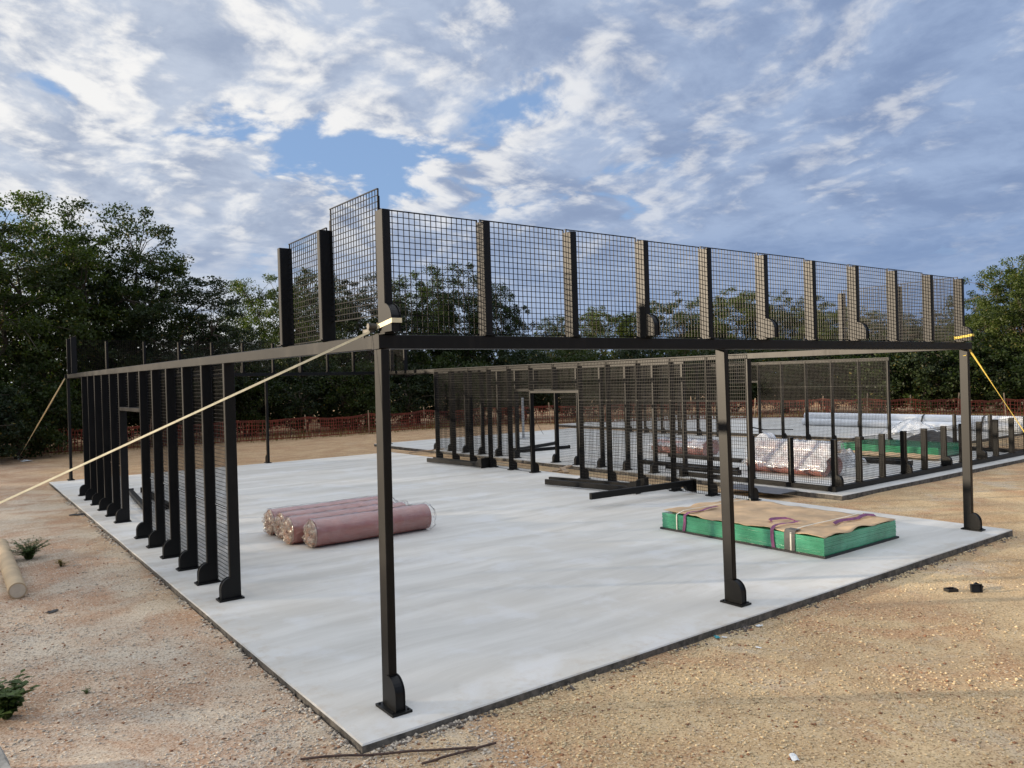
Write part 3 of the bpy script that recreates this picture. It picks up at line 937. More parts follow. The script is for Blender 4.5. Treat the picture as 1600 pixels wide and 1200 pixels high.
# ------------------------------------------------------------------ stacks of glass
def glass_stack(loc, lx, ly, h, label, detail=True, rz=0.0):
    o = empty('glass_stack', loc, rz)
    tag(o, label, 'glass stack')
    rnd = random.Random(5)
    MB().box(-0.03, lx + 0.03, -0.03, ly + 0.03, 0.002, 0.028).build('pallet_board', BLACKP, o)
    m = MB(); z = 0.030; n = int((h - 0.03) / 0.0125)
    for i in range(n):
        a, b = rnd.uniform(-0.004, 0.004), rnd.uniform(-0.004, 0.004)
        m.box(a, lx + a, b, ly + b, z, z + 0.0112)
        z += 0.0125
    tag(m.build('glass_sheets', GLASS, o), kind='stuff')
    if not detail:
        return o
    # kraft paper cover, edges lifting
    vs = []; fs = []; nu, nv = 34, 46
    for i in range(nu):
        for j in range(nv):
            u, v = i / (nu - 1), j / (nv - 1)
            ex = 0.05 * noise.noise((v * 5, 1, 2)) ; ey = 0.06 * noise.noise((u * 5, 7, 2))
            x = 0.03 + (lx - 0.0) * u + ex * (1 - u) * 1.5 - 0.02
            y = 0.0 + (ly - 0.02) * v + ey
            zz_ = z + 0.006 + 0.045 * abs(noise.noise((x * 1.6, y * 1.6, 4))) + 0.018 * abs(noise.noise((x * 4.5 + y * 2, y * 4 - x, 4))) + 0.006 * noise.noise((x * 11, y * 11, 4))
            zz_ += 0.17 * max(0, v - 0.80) ** 1.2 * (1 - u) * 2.2 * (0.6 + noise.noise((u * 3, 3, 3)))
            zz_ += 0.11 * max(0, 0.08 - u) * 10 * max(0, noise.noise((v * 4.2, 9, 1)))
            vs.append((x, y, zz_))
    for i in range(nu - 1):
        for j in range(nv - 1):
            q = i * nv + j
            fs.append((q, q + nv, q + nv + 1, q + 1))
    p = MB().add(vs, fs).build('paper_cover', KRAFT, o, smooth=True)
    s = p.modifiers.new('thickness', 'SOLIDIFY'); s.thickness = 0.003
    if detail:
        def over(y, wd, m_, nm, up=0.012, wig=0.0, x1=None):
            x1 = lx if x1 is None else x1
            pts = [(-0.008 - up * 0.3, y, 0.03), (-0.010 - up * 0.3, y + wig, z * 0.6), (-0.010, y + wig, z + up)]
            for k in range(1, 13):
                t = k / 12
                pts.append((x1 * t, y + wig + wig * 1.5 * math.sin(t * 5), z + 0.040 + up + 0.010 * noise.noise((t * 5, y, 2))))
            if x1 == lx:
                pts += [(lx + 0.010, y, z * 0.6), (lx + 0.010, y, 0.03)]
            MB().ribbon(pts, (0, 1, 0), wd, 0.003).build(nm, m_, o)
        over(0.52, 0.17, GREYCARD, 'edge_board', 0.004, x1=0.16)
        over(0.50, 0.022, WHITEB, 'white_band', 0.012)
        over(2.58, 0.022, WHITEB, 'white_band', 0.012)
        over(0.78, 0.055, PURPLE, 'sling', 0.016, 0.02, x1=0.62)
        over(2.44, 0.055, PURPLE, 'sling', 0.016, -0.03, x1=0.85)
        # sling loops lying loose on the paper
        for pts in ([(0.62, 0.82, z + 0.045), (0.68, 0.93, z + 0.05), (0.70, 1.04, z + 0.055), (0.63, 1.13, z + 0.05), (0.52, 1.17, z + 0.05), (0.42, 1.14, z + 0.045), (0.36, 1.06, z + 0.045)],
                    [(0.85, 0.36, z + 0.045), (1.0, 0.39, z + 0.05), (1.15, 0.40, z + 0.05), (1.30, 0.36, z + 0.05), (1.45, 0.33, z + 0.05), (1.60, 0.36, z + 0.06), (1.72, 0.35, z + 0.065), (1.83, 0.28, z + 0.05)]):
            MB().ribbon(pts, (0.25, 0.75, 0.35), 0.06, 0.004).build('sling', PURPLE, o)
    return o
glass_stack((6.72, 0.43, 0), 1.90, 2.90, 0.275, 'stack of green glass sheets under brown paper on the near slab')
glass_stack((19.4, 4.75, 0), 1.90, 2.90, 0.30, 'second green glass stack behind the low railing of the second slab', detail=False)
drape('paper_sheet', 19.0, 6.3, 0.5, 3.6, lambda x, y: 0.05 + 0.16 * max(0, x + 0.1), KRAFT,
      'brown paper sheet slid off beside the second glass stack', 'paper', 13.0, amp=0.03)

# ------------------------------------------------------------------ loose steel members
def lying_post(p, q, label, z=0.0, base='q', flip=False, gus=True):
    """a post laid on its side; base plate and gusset at q"""
    p, q = Vector((*p, 0)), Vector((*q, 0))
    L = (q - p).length
    d = (p - q).normalized()
    o = place(post_mesh(round(L, 1)), 'loose_post')
    # local +Z runs from base q to p; gusset side (-Y) points sideways or down
    zax = d; yax = Vector((0, 0, 1)) if not flip else Vector((0, 0, -1))
    xax = yax.cross(zax).normalized()
    o.matrix_world = Matrix(((xax.x, yax.x, zax.x, q.x), (xax.y, yax.y, zax.y, q.y), (xax.z, yax.z, zax.z, z + (0.24 if not flip else 0.09)), (0, 0, 0, 1)))
    place(PLATE, 'base_plate', o)
    if gus: place(GUSSET, 'gusset', o)
    return tag(o, label, 'steel post', 'loose steel posts')
def flat_beam(p, q, label, z=0.0, a=0.10, b=0.11, caps=True):
    p, q = Vector(p), Vector(q)
    o = empty('loose_beam', (p.x, p.y, 0))
    tag(o, label, 'steel beam', 'loose steel beams')
    off = Vector((p.x, p.y, 0))
    zz_ = Vector((0, 0, z + b / 2 + 0.003))
    MB().bar(p - off + zz_, q - off + zz_, a, b, 0.006).build('tube', STEEL, o)
    if caps:
        d = (q - p).normalized()
        for e, s in ((p, -1), (q, 1)):
            c = e - off + zz_ + d * s * 0.006
            m = MB().bar(c - d * 0.005, c + d * 0.005, a + 0.05, b + 0.03, 0.002)
            for k in (-1, 1):
                sd = Vector((-d.y, d.x, 0)) * (a / 2 + 0.012) * k
                for up in (-0.035, 0.035):
                    cc = c + sd + Vector((0, 0, up))
                    m.tube([cc - d * 0.012, cc + d * 0.012], 0.008, 6)
            m.build('end_plate', STEEL, o)
    return o
lying_post((8.66, 8.80), (9.16, 6.25), 'black steel post lying front of the pair before the mesh wall', flip=True)
lying_post((9.0, 9.1), (9.62, 6.45), 'black steel post lying rear of the pair before the mesh wall', flip=True)
lying_post((7.18, 5.62), (10.0, 5.45), 'single black steel post lying across the slab behind the glass stack')
lying_post((9.40, 15.6), (9.70, 12.95), 'black steel post lying by the far end of the right mesh wall', flip=True)
lying_post((9.66, 15.7), (9.86, 13.0), 'black steel post tucked against the far right mesh wall', flip=True)
flat_beam((0.85, 15.4, 0), (0.55, 11.9, 0), 'black beam with bolted end plate seen through the left doorway')
flat_beam((1.15, 15.4, 0), (1.0, 12.0, 0), 'inner black beam beside another seen through the left doorway')
flat_beam((13.4, 16.4, 0), (16.1, 17.4, 0), 'black beam lying behind the doorway of the right mesh wall')
flat_beam((13.2, 15.9, 0), (15.3, 15.7, 0), 'short black beam on the second slab behind the right mesh wall', z=0.0)
flat_beam((13.45, 10.2, 0), (13.5, 7.0, 0), 'long black beam lying left of the turf roll pile on the second slab')
flat_beam((13.0, 8.9, 0), (13.05, 6.6, 0), 'shorter black beam next to the second slab\'s left edge')
flat_beam((15.3, 10.9, 0), (15.4, 7.6, 0), 'black beam lying before the two farther turf rolls')
flat_beam((17.0, 7.2, 0), (17.5, 4.55, 0), 'black beam lying between the plastic heap and second glass stack')
flat_beam((17.3, 7.3, 0), (17.95, 4.9, 0), 'black beam with bolted ends nearest the second glass stack')

# ------------------------------------------------------------------ long white bundle on the third slab
wb = empty('pipe_bundle', (30.0, 5.2, 0))
tag(wb, 'long white wrapped bundle of tubes lying on the third slab', 'bundle')
for k, (dx, dz) in enumerate(((-0.24, 0.17), (0.12, 0.17), (-0.06, 0.44))):
    pts = [(dx + 0.02 * noise.noise((i * 0.6, k, 1)), 10.4 * i / 20, dz + 0.008 * noise.noise((i, k, 4))) for i in range(21)]
    MB().tube(pts, 0.165, 14).build('wrapped_tube', WHITEP, wb, smooth=True)
for yy in (2.6, 4.9, 7.6):
    pts = [(-0.42, yy, 0.02), (-0.41, yy, 0.25), (-0.25, yy, 0.55), (-0.06, yy, 0.62), (0.14, yy, 0.54), (0.30, yy, 0.25), (0.31, yy, 0.02)]
    MB().ribbon(pts, (0, 1, 0.05), 0.07, 0.004).build('tie_strap', BLACKP, wb)
sh = empty('shovel', (25.6, 15.1, 0))
tag(sh, 'black shovel lying on the third slab', 'shovel')
MB().tube([(0.1, -0.1, 0.06), (1.2, -0.9, 0.03)], 0.018, 8).build('handle', BLACKP, sh)
blade = MB(); bv = []
for i in range(7):
    for j in range(5):
        u, v = i / 6, (j - 2) / 2
        bv.append((-0.38 * u + 0.1 + v * 0.1, 0.28 * u - 0.1 + v * 0.14, 0.06 + 0.10 * u + 0.05 * v * v))
blade.add(bv, [(i * 5 + j, i * 5 + j + 1, i * 5 + j + 6, i * 5 + j + 5) for i in range(6) for j in range(4)])
bo = blade.build('blade', BLACKP, sh, smooth=True); bo.modifiers.new('thickness', 'SOLIDIFY').thickness = 0.006

# ------------------------------------------------------------------ small things on site
ct = empty('cardboard_tube', (-2.07, 6.12, gz(-2.07, 6.12)))
tag(ct, 'tan round cardboard tube lying on dirt at the left edge', 'tube')
tube_m = MB()
n = 28
tube_m.tube([(0.0, 0.0, 0.105), (0.0, 1.8, 0.107), (0.0, 3.7, 0.11)], 0.102, n)
tube_m.build('tube_wall', CARD, ct, smooth=True)
MB().tube([(0.0, -0.004, 0.105), (0.0, 0.01, 0.105)], 0.086, n).build('end_plug', simple('pale tube plug', (0.50, 0.44, 0.35), 0.8, 0.1, 8), ct)

def rod(p, q, label):
    pts = []
    for i in range(9):
        t = i / 8
        x, y = p[0] + (q[0] - p[0]) * t, p[1] + (q[1] - p[1]) * t
        pts.append((x, y, gz(x, y) + 0.020 + 0.006 * noise.noise((t * 4, p[0], 1))))
    z0 = max(v[2] for v in pts)
    o = MB().tube([(a - p[0], b - p[1], max(c, z0 - 0.012) - pts[0][2]) for a, b, c in pts], 0.0085, 7).build('rebar_rod', RUST, None, (p[0], p[1], pts[0][2]))
    return tag(o, label, 'rebar')
rod((-0.84, -0.30), (0.19, -0.92), 'longer rusty steel rod lying on gravel before the slab corner')
rod((-0.22, -0.88), (0.34, -0.95), 'shorter rusty steel rod crossing the tip of another')

def cap_box(x, y, rz, tip, label):
    o = empty('plastic_insert', (x, y, gz(x, y)), rz)
    tag(o, label, 'plastic cap', 'black end caps on the dirt')
    m = MB(); a, b, h, t = 0.062, 0.046, 0.034, 0.005
    m.box(-a, a, -b, -b + t, 0, h).box(-a, a, b - t, b, 0, h).box(-a, -a + t, -b + t, b - t, 0, h).box(a - t, a, -b + t, b - t, 0, h)
    w_ = m.build('rim', BLACKP, o); l = MB().box(-a + t, a - t, -b + t, b - t, 0.002, 0.008).build('lid', BLACKP, o)
    if tip:
        for q in (w_, l):
            q.rotation_euler = (R(tip), 0, 0); q.location = (0, 0, 0.048 * math.sin(R(tip)))
    return o
cap_box(6.64, -1.22, R(-30), 0, 'flat black plastic end cap on the dirt at right')
cap_box(6.80, -1.42, R(-40), 80, 'black end cap tipped on edge showing its hollow side')
cap_box(6.94, -1.38, R(10), 25, 'black end cap leaning behind the tipped one')

def scrap(x, y, s, label, m, seed, z=None, cat='litter'):
    vs = []; fs = []
    for i in range(5):
        for j in range(4):
            u, v = i / 4 - 0.5, j / 3 - 0.5
            vs.append((u * s + 0.2 * s * noise.noise((u * 3, v * 3, seed)), v * s * 0.6, 0.012 + 0.30 * s * abs(noise.noise((u * 4, v * 4, seed + 2)))))
    for i in range(4):
        for j in range(3):
            q = i * 4 + j
            fs.append((q, q + 4, q + 5, q + 1))
    o = MB().add(vs, fs).build('litter_scrap', m, None, (x, y, gz(x, y) if z is None else z), seed)
    o.modifiers.new('thickness', 'SOLIDIFY').thickness = 0.002
    return tag(o, label, cat)
scrap(3.30, -0.52, 0.075, 'teal printed wrapper lying against the slab edge', TEAL, 1.0)
scrap(3.36, -0.56, 0.05, 'white scrap beside the teal wrapper', PAPERW, 2.0)
scrap(3.95, -0.53, 0.08, 'white paper scrap at the slab edge by the middle post', PAPERW, 3.0)
scrap(1.77, -2.38, 0.08, 'white scrap on the gravel at the bottom of the picture', PAPERW, 4.0)
scrap(3.38, -0.94, 0.055, 'pale scrap on the dirt in front of the middle post', PAPERW, 5.0)
scrap(-0.57, 13.03, 0.28, 'black scrap lying by the left slab edge', BLACKP, 6.0)
scrap(-1.80, 5.13, 0.14, 'dark stick-like scrap on the dirt at left', BLACKP, 7.0)
scrap(-0.35, 29.3, 0.55, 'white scrap at the foot of the left bush', PAPERW, 8.0)

gp = empty('marker_pole', (17.24, 20.97, 0))
tag(gp, 'grey metal pole with wires standing beyond the right mesh wall doorway', 'pole')
MB().tube([(0, 0, 0.02), (0, 0, 1.75)], 0.055, 10).build('shaft', GREYM, gp, smooth=True)
MB().box(-0.2, 0.2, -0.2, 0.2, 0.002, 0.02).build('foot', GREYM, gp)
for k, (a, b, c) in enumerate(((0.5, -0.2, 0.5), (0.35, -0.3, 0.9), (0.7, -0.5, 0.15))):
    MB().tube([(0.05, 0, 1.25), (a * 0.5, b * 0.5, 1.35 - k * 0.2), (a, b, c)], 0.008, 5).build('wire', BLACKP, gp)
for k, (x, y, rz, L) in enumerate(((10.75, 10.6, 60, 0.7), (10.95, 10.9, 20, 0.9), (11.3, 19.0, -25, 1.3))):
    o = MB().box(-L / 2, L / 2, -0.07, 0.07, 0.0, 0.035).build('timber_board', WOODP, None, (x, y, -0.03), R(rz))
    o.rotation_euler = (0, R(-4), R(rz)); o.location.z = 0.02
    tag(o, ['weathered board end in the gap at the right doorway', 'longer weathered board in the gap at the right doorway', 'pale board by the far corner of the near slab'][k], 'board')
# limestone block in the lower left
rk = MB()
vs = []; fs = []; nu, nv = 18, 14
for i in range(nu):
    for j in range(nv):
        a = 2 * math.pi * i / nu; b = math.pi * (j + 0.5) / nv - math.pi / 2
        d = Vector((math.cos(a) * math.cos(b), math.sin(a) * math.cos(b), math.sin(b)))
        q = Vector([math.copysign(abs(c) ** 0.6, c) for c in d])
        s = 1 + 0.22 * noise.noise(d * 1.8) + 0.10 * noise.noise(d * 5)
        vs.append((q.x * 0.26 * s, q.y * 0.50 * s, 0.10 + q.z * 0.17 * s))
for i in range(nu):
    for j in range(nv - 1):
        i2 = (i + 1) % nu
        fs.append((i * nv + j, i2 * nv + j, i2 * nv + j + 1, i * nv + j + 1))
rk.add(vs, fs)
tag(rk.build('limestone_block', LIME, None, (-2.70, 0.62, gz(-2.6, 0.7)), R(8), smooth=False), 'weathered pale limestone block at the lower left corner', 'rock')

# ------------------------------------------------------------------ weeds
def leafy(name, loc, label, rad, hgt, nst, nleaf, size, m, seed, broad=0.5, cat='weed'):
    rs = np.random.RandomState(seed)
    o = empty(name, loc)
    tag(o, label, cat)
    st = MB(); V = []; k = 0
    for i in range(nst):
        a = rs.uniform(0, 6.28); rr = rad * rs.uniform(0.2, 1.0); hh = hgt * rs.uniform(0.35, 1.0)
        tip = Vector((rr * math.cos(a), rr * math.sin(a), hh))
        mid = Vector((tip.x * 0.35, tip.y * 0.35, hh * 0.65))
        st.tube([(0.1 * tip.x, 0.1 * tip.y, -0.02), mid, tip], lambda t: 0.004 * (1 - 0.7 * t), 4)
        for q in range(nleaf):
            t = rs.uniform(0.2, 1.0)
            c = Vector((0, 0, 0)).lerp(mid, min(1, t * 2)) if t < 0.5 else mid.lerp(tip, t * 2 - 1)
            b = rs.uniform(0, 6.28); L = size * rs.uniform(0.6, 1.3)
            d = Vector((math.cos(b), math.sin(b), rs.uniform(-0.1, 0.7))).normalized()
            s = d.cross(Vector((0, 0, 1))).normalized() * L * broad * 0.5
            V += [c, c + d * L * 0.5 + s, c + d * L + Vector((0, 0, -L * 0.15)), c + d * L * 0.5 - s]
    st.build('stem', GRASS, o)
    V = np.array([tuple(v) for v in V]); F = np.arange(len(V)).reshape(-1, 4)
    place(np_mesh('leaves', V, F, m), 'leaves', o)
    return o
leafy('weed', (-1.76, 8.75, gz(-1.8, 8.7)), 'green weed clump growing beside the cardboard tube', 0.34, 0.34, 90, 18, 0.04, GRASS, 1)
leafy('weed', (-1.42, 7.75, gz(-1.4, 7.7)), 'small dry weed to the right of the green clump', 0.14, 0.12, 16, 8, 0.04, STRAW, 2)
leafy('weed', (-2.40, 1.95, gz(-2.4, 1.95)), 'broad-leaved dark green plant at the lower left edge', 0.26, 0.30, 44, 12, 0.075, GRASS, 3, 0.75)
leafy('weed', (-1.83, 2.06, gz(-1.83, 2.06)), 'tiny green sprout alone on reddish gravel', 0.06, 0.05, 8, 5, 0.022, GRASS, 4)
leafy('weed', (-2.95, 2.9, gz(-2.9, 2.9)), 'thin dry grass tuft at the left edge', 0.16, 0.28, 18, 5, 0.09, STRAW, 5, 0.12)

# ------------------------------------------------------------------ orange safety fence
def safety_fence():
    line = [(-1.4, 31.9), (1.2, 32.3), (4.5, 32.0), (8.0, 31.2), (11.5, 31.0), (15.0, 31.4), (18.5, 31.6), (22.0, 31.2), (25.0, 28.6), (28.2, 25.6),
            (31.0, 23.4), (33.8, 21.3), (36.2, 18.6), (36.5, 16.2), (36.5, 14.0), (36.7, 11.8), (36.6, 9.6), (36.8, 7.2), (37.0, 4.4)]
    o = empty('safety_fence', (line[0][0], line[0][1], 0))
    tag(o, 'sagging orange safety netting fence along the tree line', 'fence')
    O = Vector((line[0][0], line[0][1], 0))
    rnd = random.Random(8)
    for k, (x, y) in enumerate(line):
        lx, ly = rnd.uniform(-0.12, 0.12), rnd.uniform(-0.12, 0.12)
        MB().bar(Vector((x, y, -0.15)) - O, Vector((x + lx, y + ly, rnd.uniform(1.1, 1.35))) - O, 0.045, 0.045, 0.004).build('stake', WOODP, o)
    for k in range(len(line) - 1):
        a, b = Vector((*line[k], 0)) - O, Vector((*line[k + 1], 0)) - O
        L = (b - a).length; d = (b - a) / L; nrm = Vector((-d.y, d.x, 0))
        m = MB()
        top = lambda t: 1.00 - 0.16 * 4 * t * (1 - t) * (0.6 + 0.6 * noise.noise((k * 3.1, 1, 1))) + 0.05 * noise.noise((k + t * 5, 2, 2))
        wv_ = lambda t, z: nrm * (0.05 * noise.noise((t * L * 1.3 + k, z * 1.5, 4)) - 0.035)
        n = int(L / 0.125)
        for i in range(n):
            t = (i + 0.5 + rnd.uniform(-0.25, 0.25)) / n
            sl_ = 0.10 * noise.noise((t * L * 0.8 + k * 2, 6, 1)) + 0.03
            pts = []
            for z in (0.02, 0.35, 0.68, 1.0):
                tt = t + sl_ * (z - 0.5) / L
                pts.append(a + d * (tt * L) + wv_(tt, z) + Vector((0, 0, 0.0 + top(t) * z)))
            m.ribbon(pts, tuple(d), rnd.uniform(0.02, 0.045), 0.003)
        nh = max(4, int(L / 0.35))
        for z in (0.04, 0.22, 0.40, 0.58, 0.76, 0.93, 1.0):
            pts = [a + d * (L * i / nh) + wv_(i / nh, z) + nrm * 0.004 + Vector((0, 0, top(i / nh) * z)) for i in range(nh + 1)]
            m.ribbon(pts, (0, 0, 1), 0.05 if z in (0.04, 1.0) else 0.028, 0.003)
        m.build('net_panel', ORANGE, o)
safety_fence()

# ------------------------------------------------------------------ trees
def make_tree(seed, H, Rc, cb, ntip, nleaf, lsize, m, flat=0.6, lobes=0.34, trunks=1, spread=0.68):
    rs = np.random.RandomState(seed)
    cz = H * (cb + (1 - cb) * 0.5); rz_ = H * (1 - cb) * 0.5
    tips = []
    while len(tips) < ntip:
        d = rs.normal(size=3); d /= np.linalg.norm(d)
        lob = 1.0 - lobes + 2 * lobes * (0.5 + 0.5 * noise.noise(Vector(d) * 1.7 + Vector((seed * 3.1, 0, 0)))) + 0.15 * noise.noise(Vector(d) * 4.0 + Vector((0, seed, 0)))
        rr = rs.uniform(0.12, 1.0) ** 0.45 * min(lob, 1.08)
        p = np.array((d[0] * Rc * rr, d[1] * Rc * rr, cz + d[2] * rz_ * rr))
        if p[2] < H * cb * 0.9: continue
        tips.append(p)
    tips = np.array(tips)
    # limbs
    tm = MB()
    nl = 9
    nodes = []
    bases = [Vector((rs.uniform(-0.3, 0.3) * (trunks > 1), rs.uniform(-0.3, 0.3) * (trunks > 1), 0)) for _ in range(trunks)]
    tops = []
    for b in bases:
        tp = Vector((b.x * 4 + rs.uniform(-0.4, 0.4), b.y * 4 + rs.uniform(-0.4, 0.4), H * (cb + 0.30)))
        pts = [b.lerp(tp, i / 6) + Vector((0.16 * noise.noise((i * 0.7, seed, 1)), 0.16 * noise.noise((i * 0.7, seed, 8)), 0)) * (i > 0) for i in range(7)]
        pts[0] = pts[0] - Vector((0, 0, 0.15))
        r0 = (0.020 * H + 0.05) / math.sqrt(trunks)
        tm.tube(pts, lambda t: r0 * (1.25 - 0.8 * t) if t > 0.05 else r0 * 1.5, 9)
        tops.append(pts)
    sel = tips[rs.choice(len(tips), nl, replace=False)]
    c0 = Vector((0, 0, cz))
    for i, s in enumerate(sel):
        e = c0.lerp(Vector(s), 0.62)
        pts0 = tops[i % trunks]
        st = pts0[rs.randint(3, 7)]
        mid = st.lerp(e, 0.5) + Vector((rs.uniform(-0.3, 0.3), rs.uniform(-0.3, 0.3), 0.25))
        tm.tube([st, st.lerp(mid, 0.5) + Vector((0, 0, 0.1)), mid, e], lambda t: 0.085 * (1.15 - 0.75 * t), 6)
        nodes.append(mid); nodes.append(e)
    for q in tips[::2]:
        v = Vector(q)
        nd = min(nodes, key=lambda z: (z - v).length)
        md = nd.lerp(v, 0.5) + Vector((rs.uniform(-0.2, 0.2), rs.uniform(-0.2, 0.2), 0.12))
        tm.tube([nd, md, v], lambda t: 0.026 * (1.1 - 0.8 * t), 3)
    # leaves
    per = rs.poisson(nleaf, len(tips)); idx = np.repeat(np.arange(len(tips)), per)
    N = len(idx)
    sp = (rs.uniform(0.45, 1.15, len(tips)) * spread)[idx][:, None]
    g = rs.normal(size=(N, 3)); g /= (np.linalg.norm(g, axis=1, keepdims=True) + 1e-6)
    g *= rs.uniform(0, 1, (N, 1)) ** 0.5
    c = tips[idx] + g * sp * np.array((1, 1, flat))
    nv = rs.normal(size=(N, 3)) + np.array((0, 0, 0.9)); nv /= np.linalg.norm(nv, axis=1, keepdims=True)
    u = np.cross(nv, rs.normal(size=(N, 3))); u /= np.linalg.norm(u, axis=1, keepdims=True)
    w_ = np.cross(nv, u)
    L = lsize * rs.uniform(0.6, 1.35, (N, 1))
    V = np.stack([c - u * L * 0.5, c + w_ * L * 0.30 - nv * L * 0.06, c + u * L * 0.5, c - w_ * L * 0.30 - nv * L * 0.06], 1).reshape(-1, 3)
    V[:, 2] = np.maximum(V[:, 2], 0.02)
    F = np.arange(4 * N).reshape(-1, 4)
    return tm.mesh('trunk', BARK, True), np_mesh('crown', V, F, m), H, Rc

TV = [make_tree(11, 10.0, 4.2, 0.16, 330, 132, 0.130, LEAF, trunks=2),
      make_tree(23, 10.0, 4.0, 0.18, 330, 132, 0.126, LEAF2),
      make_tree(37, 10.0, 3.8, 0.10, 340, 138, 0.122, LEAF3, flat=0.5),
      make_tree(41, 9.0, 4.6, 0.14, 330, 132, 0.130, LEAF2, trunks=2, lobes=0.28),
      make_tree(59, 9.0, 4.6, 0.08, 340, 132, 0.126, LEAF, lobes=0.30)]
TREES = [  # x, y, height, crown radius, kind, label
    (-1.9, 33.6, 10.0, 4.5, 0, 'leafy tree cut off by the left picture edge'),
    (0.5, 35.6, 11.3, 4.5, 1, 'tallest broad tree at the left, rising above the far strap'),
    (3.6, 36.1, 11.4, 4.3, 0, 'tall tree just right of the tallest one at left'),
    (6.3, 35.8, 9.2, 4.0, 2, 'dark tree sloping down the right side of the left grove'),
    (9.3, 38.4, 6.7, 3.0, 2, 'low dark tree at the right end of the left grove'),
    (15.4, 46.5, 10.2, 4.0, 3, 'light green tree left of the outermost upper side post'),
    (16.5, 40.7, 9.7, 3.6, 0, 'tree behind the left bay of the stepped side mesh'),
    (18.3, 38.2, 9.3, 3.4, 2, 'dark tree behind the raised mesh panel'),
    (21.9, 38.6, 9.4, 3.0, 1, 'tree right behind the near corner post of the upper fence'),
    (24.9, 38.6, 10.3, 3.5, 0, 'dark tall tree filling the first bay of the upper mesh'),
    (27.6, 37.2, 9.2, 2.7, 0, 'dark tree just right of the second upper post'),
    (39.3, 45.4, 7.8, 3.2, 0, 'small dark tree at the right of the second upper mesh bay'),
    (48.8, 49.1, 9.5, 5.0, 3, 'rounded green tree in the third upper mesh bay'),
    (50.8, 42.7, 9.9, 5.0, 4, 'green tree in the fourth upper mesh bay'),
    (54.6, 38.1, 10.4, 5.2, 3, 'highest rounded tree, in the fifth upper mesh bay'),
    (57.3, 34.4, 9.4, 4.5, 4, 'green tree in the sixth upper mesh bay'),
    (57.5, 30.3, 8.3, 4.5, 3, 'green tree in the seventh upper mesh bay'),
    (57.6, 26.0, 7.0, 4.0, 0, 'lower dark tree behind the eighth upper mesh bay'),
    (57.3, 22.0, 6.9, 4.0, 2, 'lower dark tree behind the last upper mesh bays'),
    (52.0, 16.6, 7.6, 3.3, 4, 'green tree at the left of the right-hand grove'),
    (47.2, 12.4, 8.9, 3.9, 3, 'tallest sunlit tree at the right picture edge'),
    (47.5, 9.2, 9.2, 5.5, 4, 'tree cut off by the right picture edge behind the yellow strap'),
]
trnd = random.Random(3)
for x, y, h, r, k, lab in TREES:
    tk, cr, H0, R0 = TV[k]
    o = empty('tree', (x, y, -0.05), trnd.uniform(0, 6.28))
    o.scale = (r / R0, r / R0, (h + 0.05) / H0)
    tag(o, lab, 'tree', 'trees round the site')
    place(tk, 'trunk', o); place(cr, 'crown', o)
SV = [make_tree(71, 3.6, 2.4, 0.03, 140, 110, 0.135, LEAF3, trunks=3, spread=0.6, lobes=0.25),
      make_tree(83, 3.6, 2.4, 0.02, 140, 110, 0.135, LEAF, trunks=3, spread=0.6, lobes=0.25)]
SHRUBS = [(-2.2, 29.4, 3.1, 2.3, 'dense dark bush cut off by the left picture edge'), (-0.5, 30.9, 3.6, 2.3, 'dense dark bush holding the lower end of the far strap'),
          (1.6, 35.2, 3.1, 2.2, 'bush behind the far left cage post'), (4.3, 38.2, 4.0, 2.6, 'bush behind the far posts of the left mesh wall'),
          (7.2, 37.6, 4.0, 2.6, 'bush behind the left doorway'), (10.2, 36.4, 3.6, 2.4, 'bush left of the far middle post'),
          (13.1, 36.2, 4.0, 2.6, 'bush just right of the far middle post'), (15.9, 35.2, 4.3, 2.6, 'bush left of the nearest cage post'),
          (19.4, 35.6, 3.8, 2.4, 'bush right behind the nearest cage post'), (22.8, 35.0, 4.2, 2.6, 'bush behind the far end of the right mesh wall'),
          (27.2, 34.2, 4.4, 2.6, 'bush behind the middle of the far right wall panels'), (31.6, 33.6, 4.8, 2.8, 'bush behind the right wall doorway'),
          (34.2, 31.4, 4.6, 2.8, 'bush right of the right wall doorway'), (36.6, 29.2, 4.6, 2.8, 'bush behind the near half of the right mesh wall'),
          (38.9, 26.8, 4.4, 2.8, 'bush behind the near end of the right mesh wall'), (41.0, 24.4, 4.6, 3.0, 'bush just right of the near end of the right mesh wall'),
          (41.6, 21.4, 4.1, 2.8, 'bush behind the first posts of the second slab\'s right wall'), (42.4, 19.0, 4.5, 3.0, 'bush behind the last posts of the second slab\'s right wall'),
          (42.6, 16.4, 4.0, 2.8, 'bush behind the peaked plastic sheet'), (43.2, 14.3, 4.3, 3.0, 'bush left of the right corner post'),
          (44.0, 12.4, 3.6, 2.6, 'bush right of the right corner post'), (43.0, 9.6, 3.6, 2.8, 'bush below the yellow strap at the right edge')]
for i, (x, y, h, r, lab) in enumerate(SHRUBS):
    tk, cr, H0, R0 = SV[i % 2]
    o = empty('shrub', (x, y, -0.05), trnd.uniform(0, 6.28))
    o.scale = (r / R0, r / R0, h / H0)
    tag(o, lab, 'shrub', 'bushes behind the safety fence')
    place(tk, 'stem', o); place(cr, 'foliage', o)

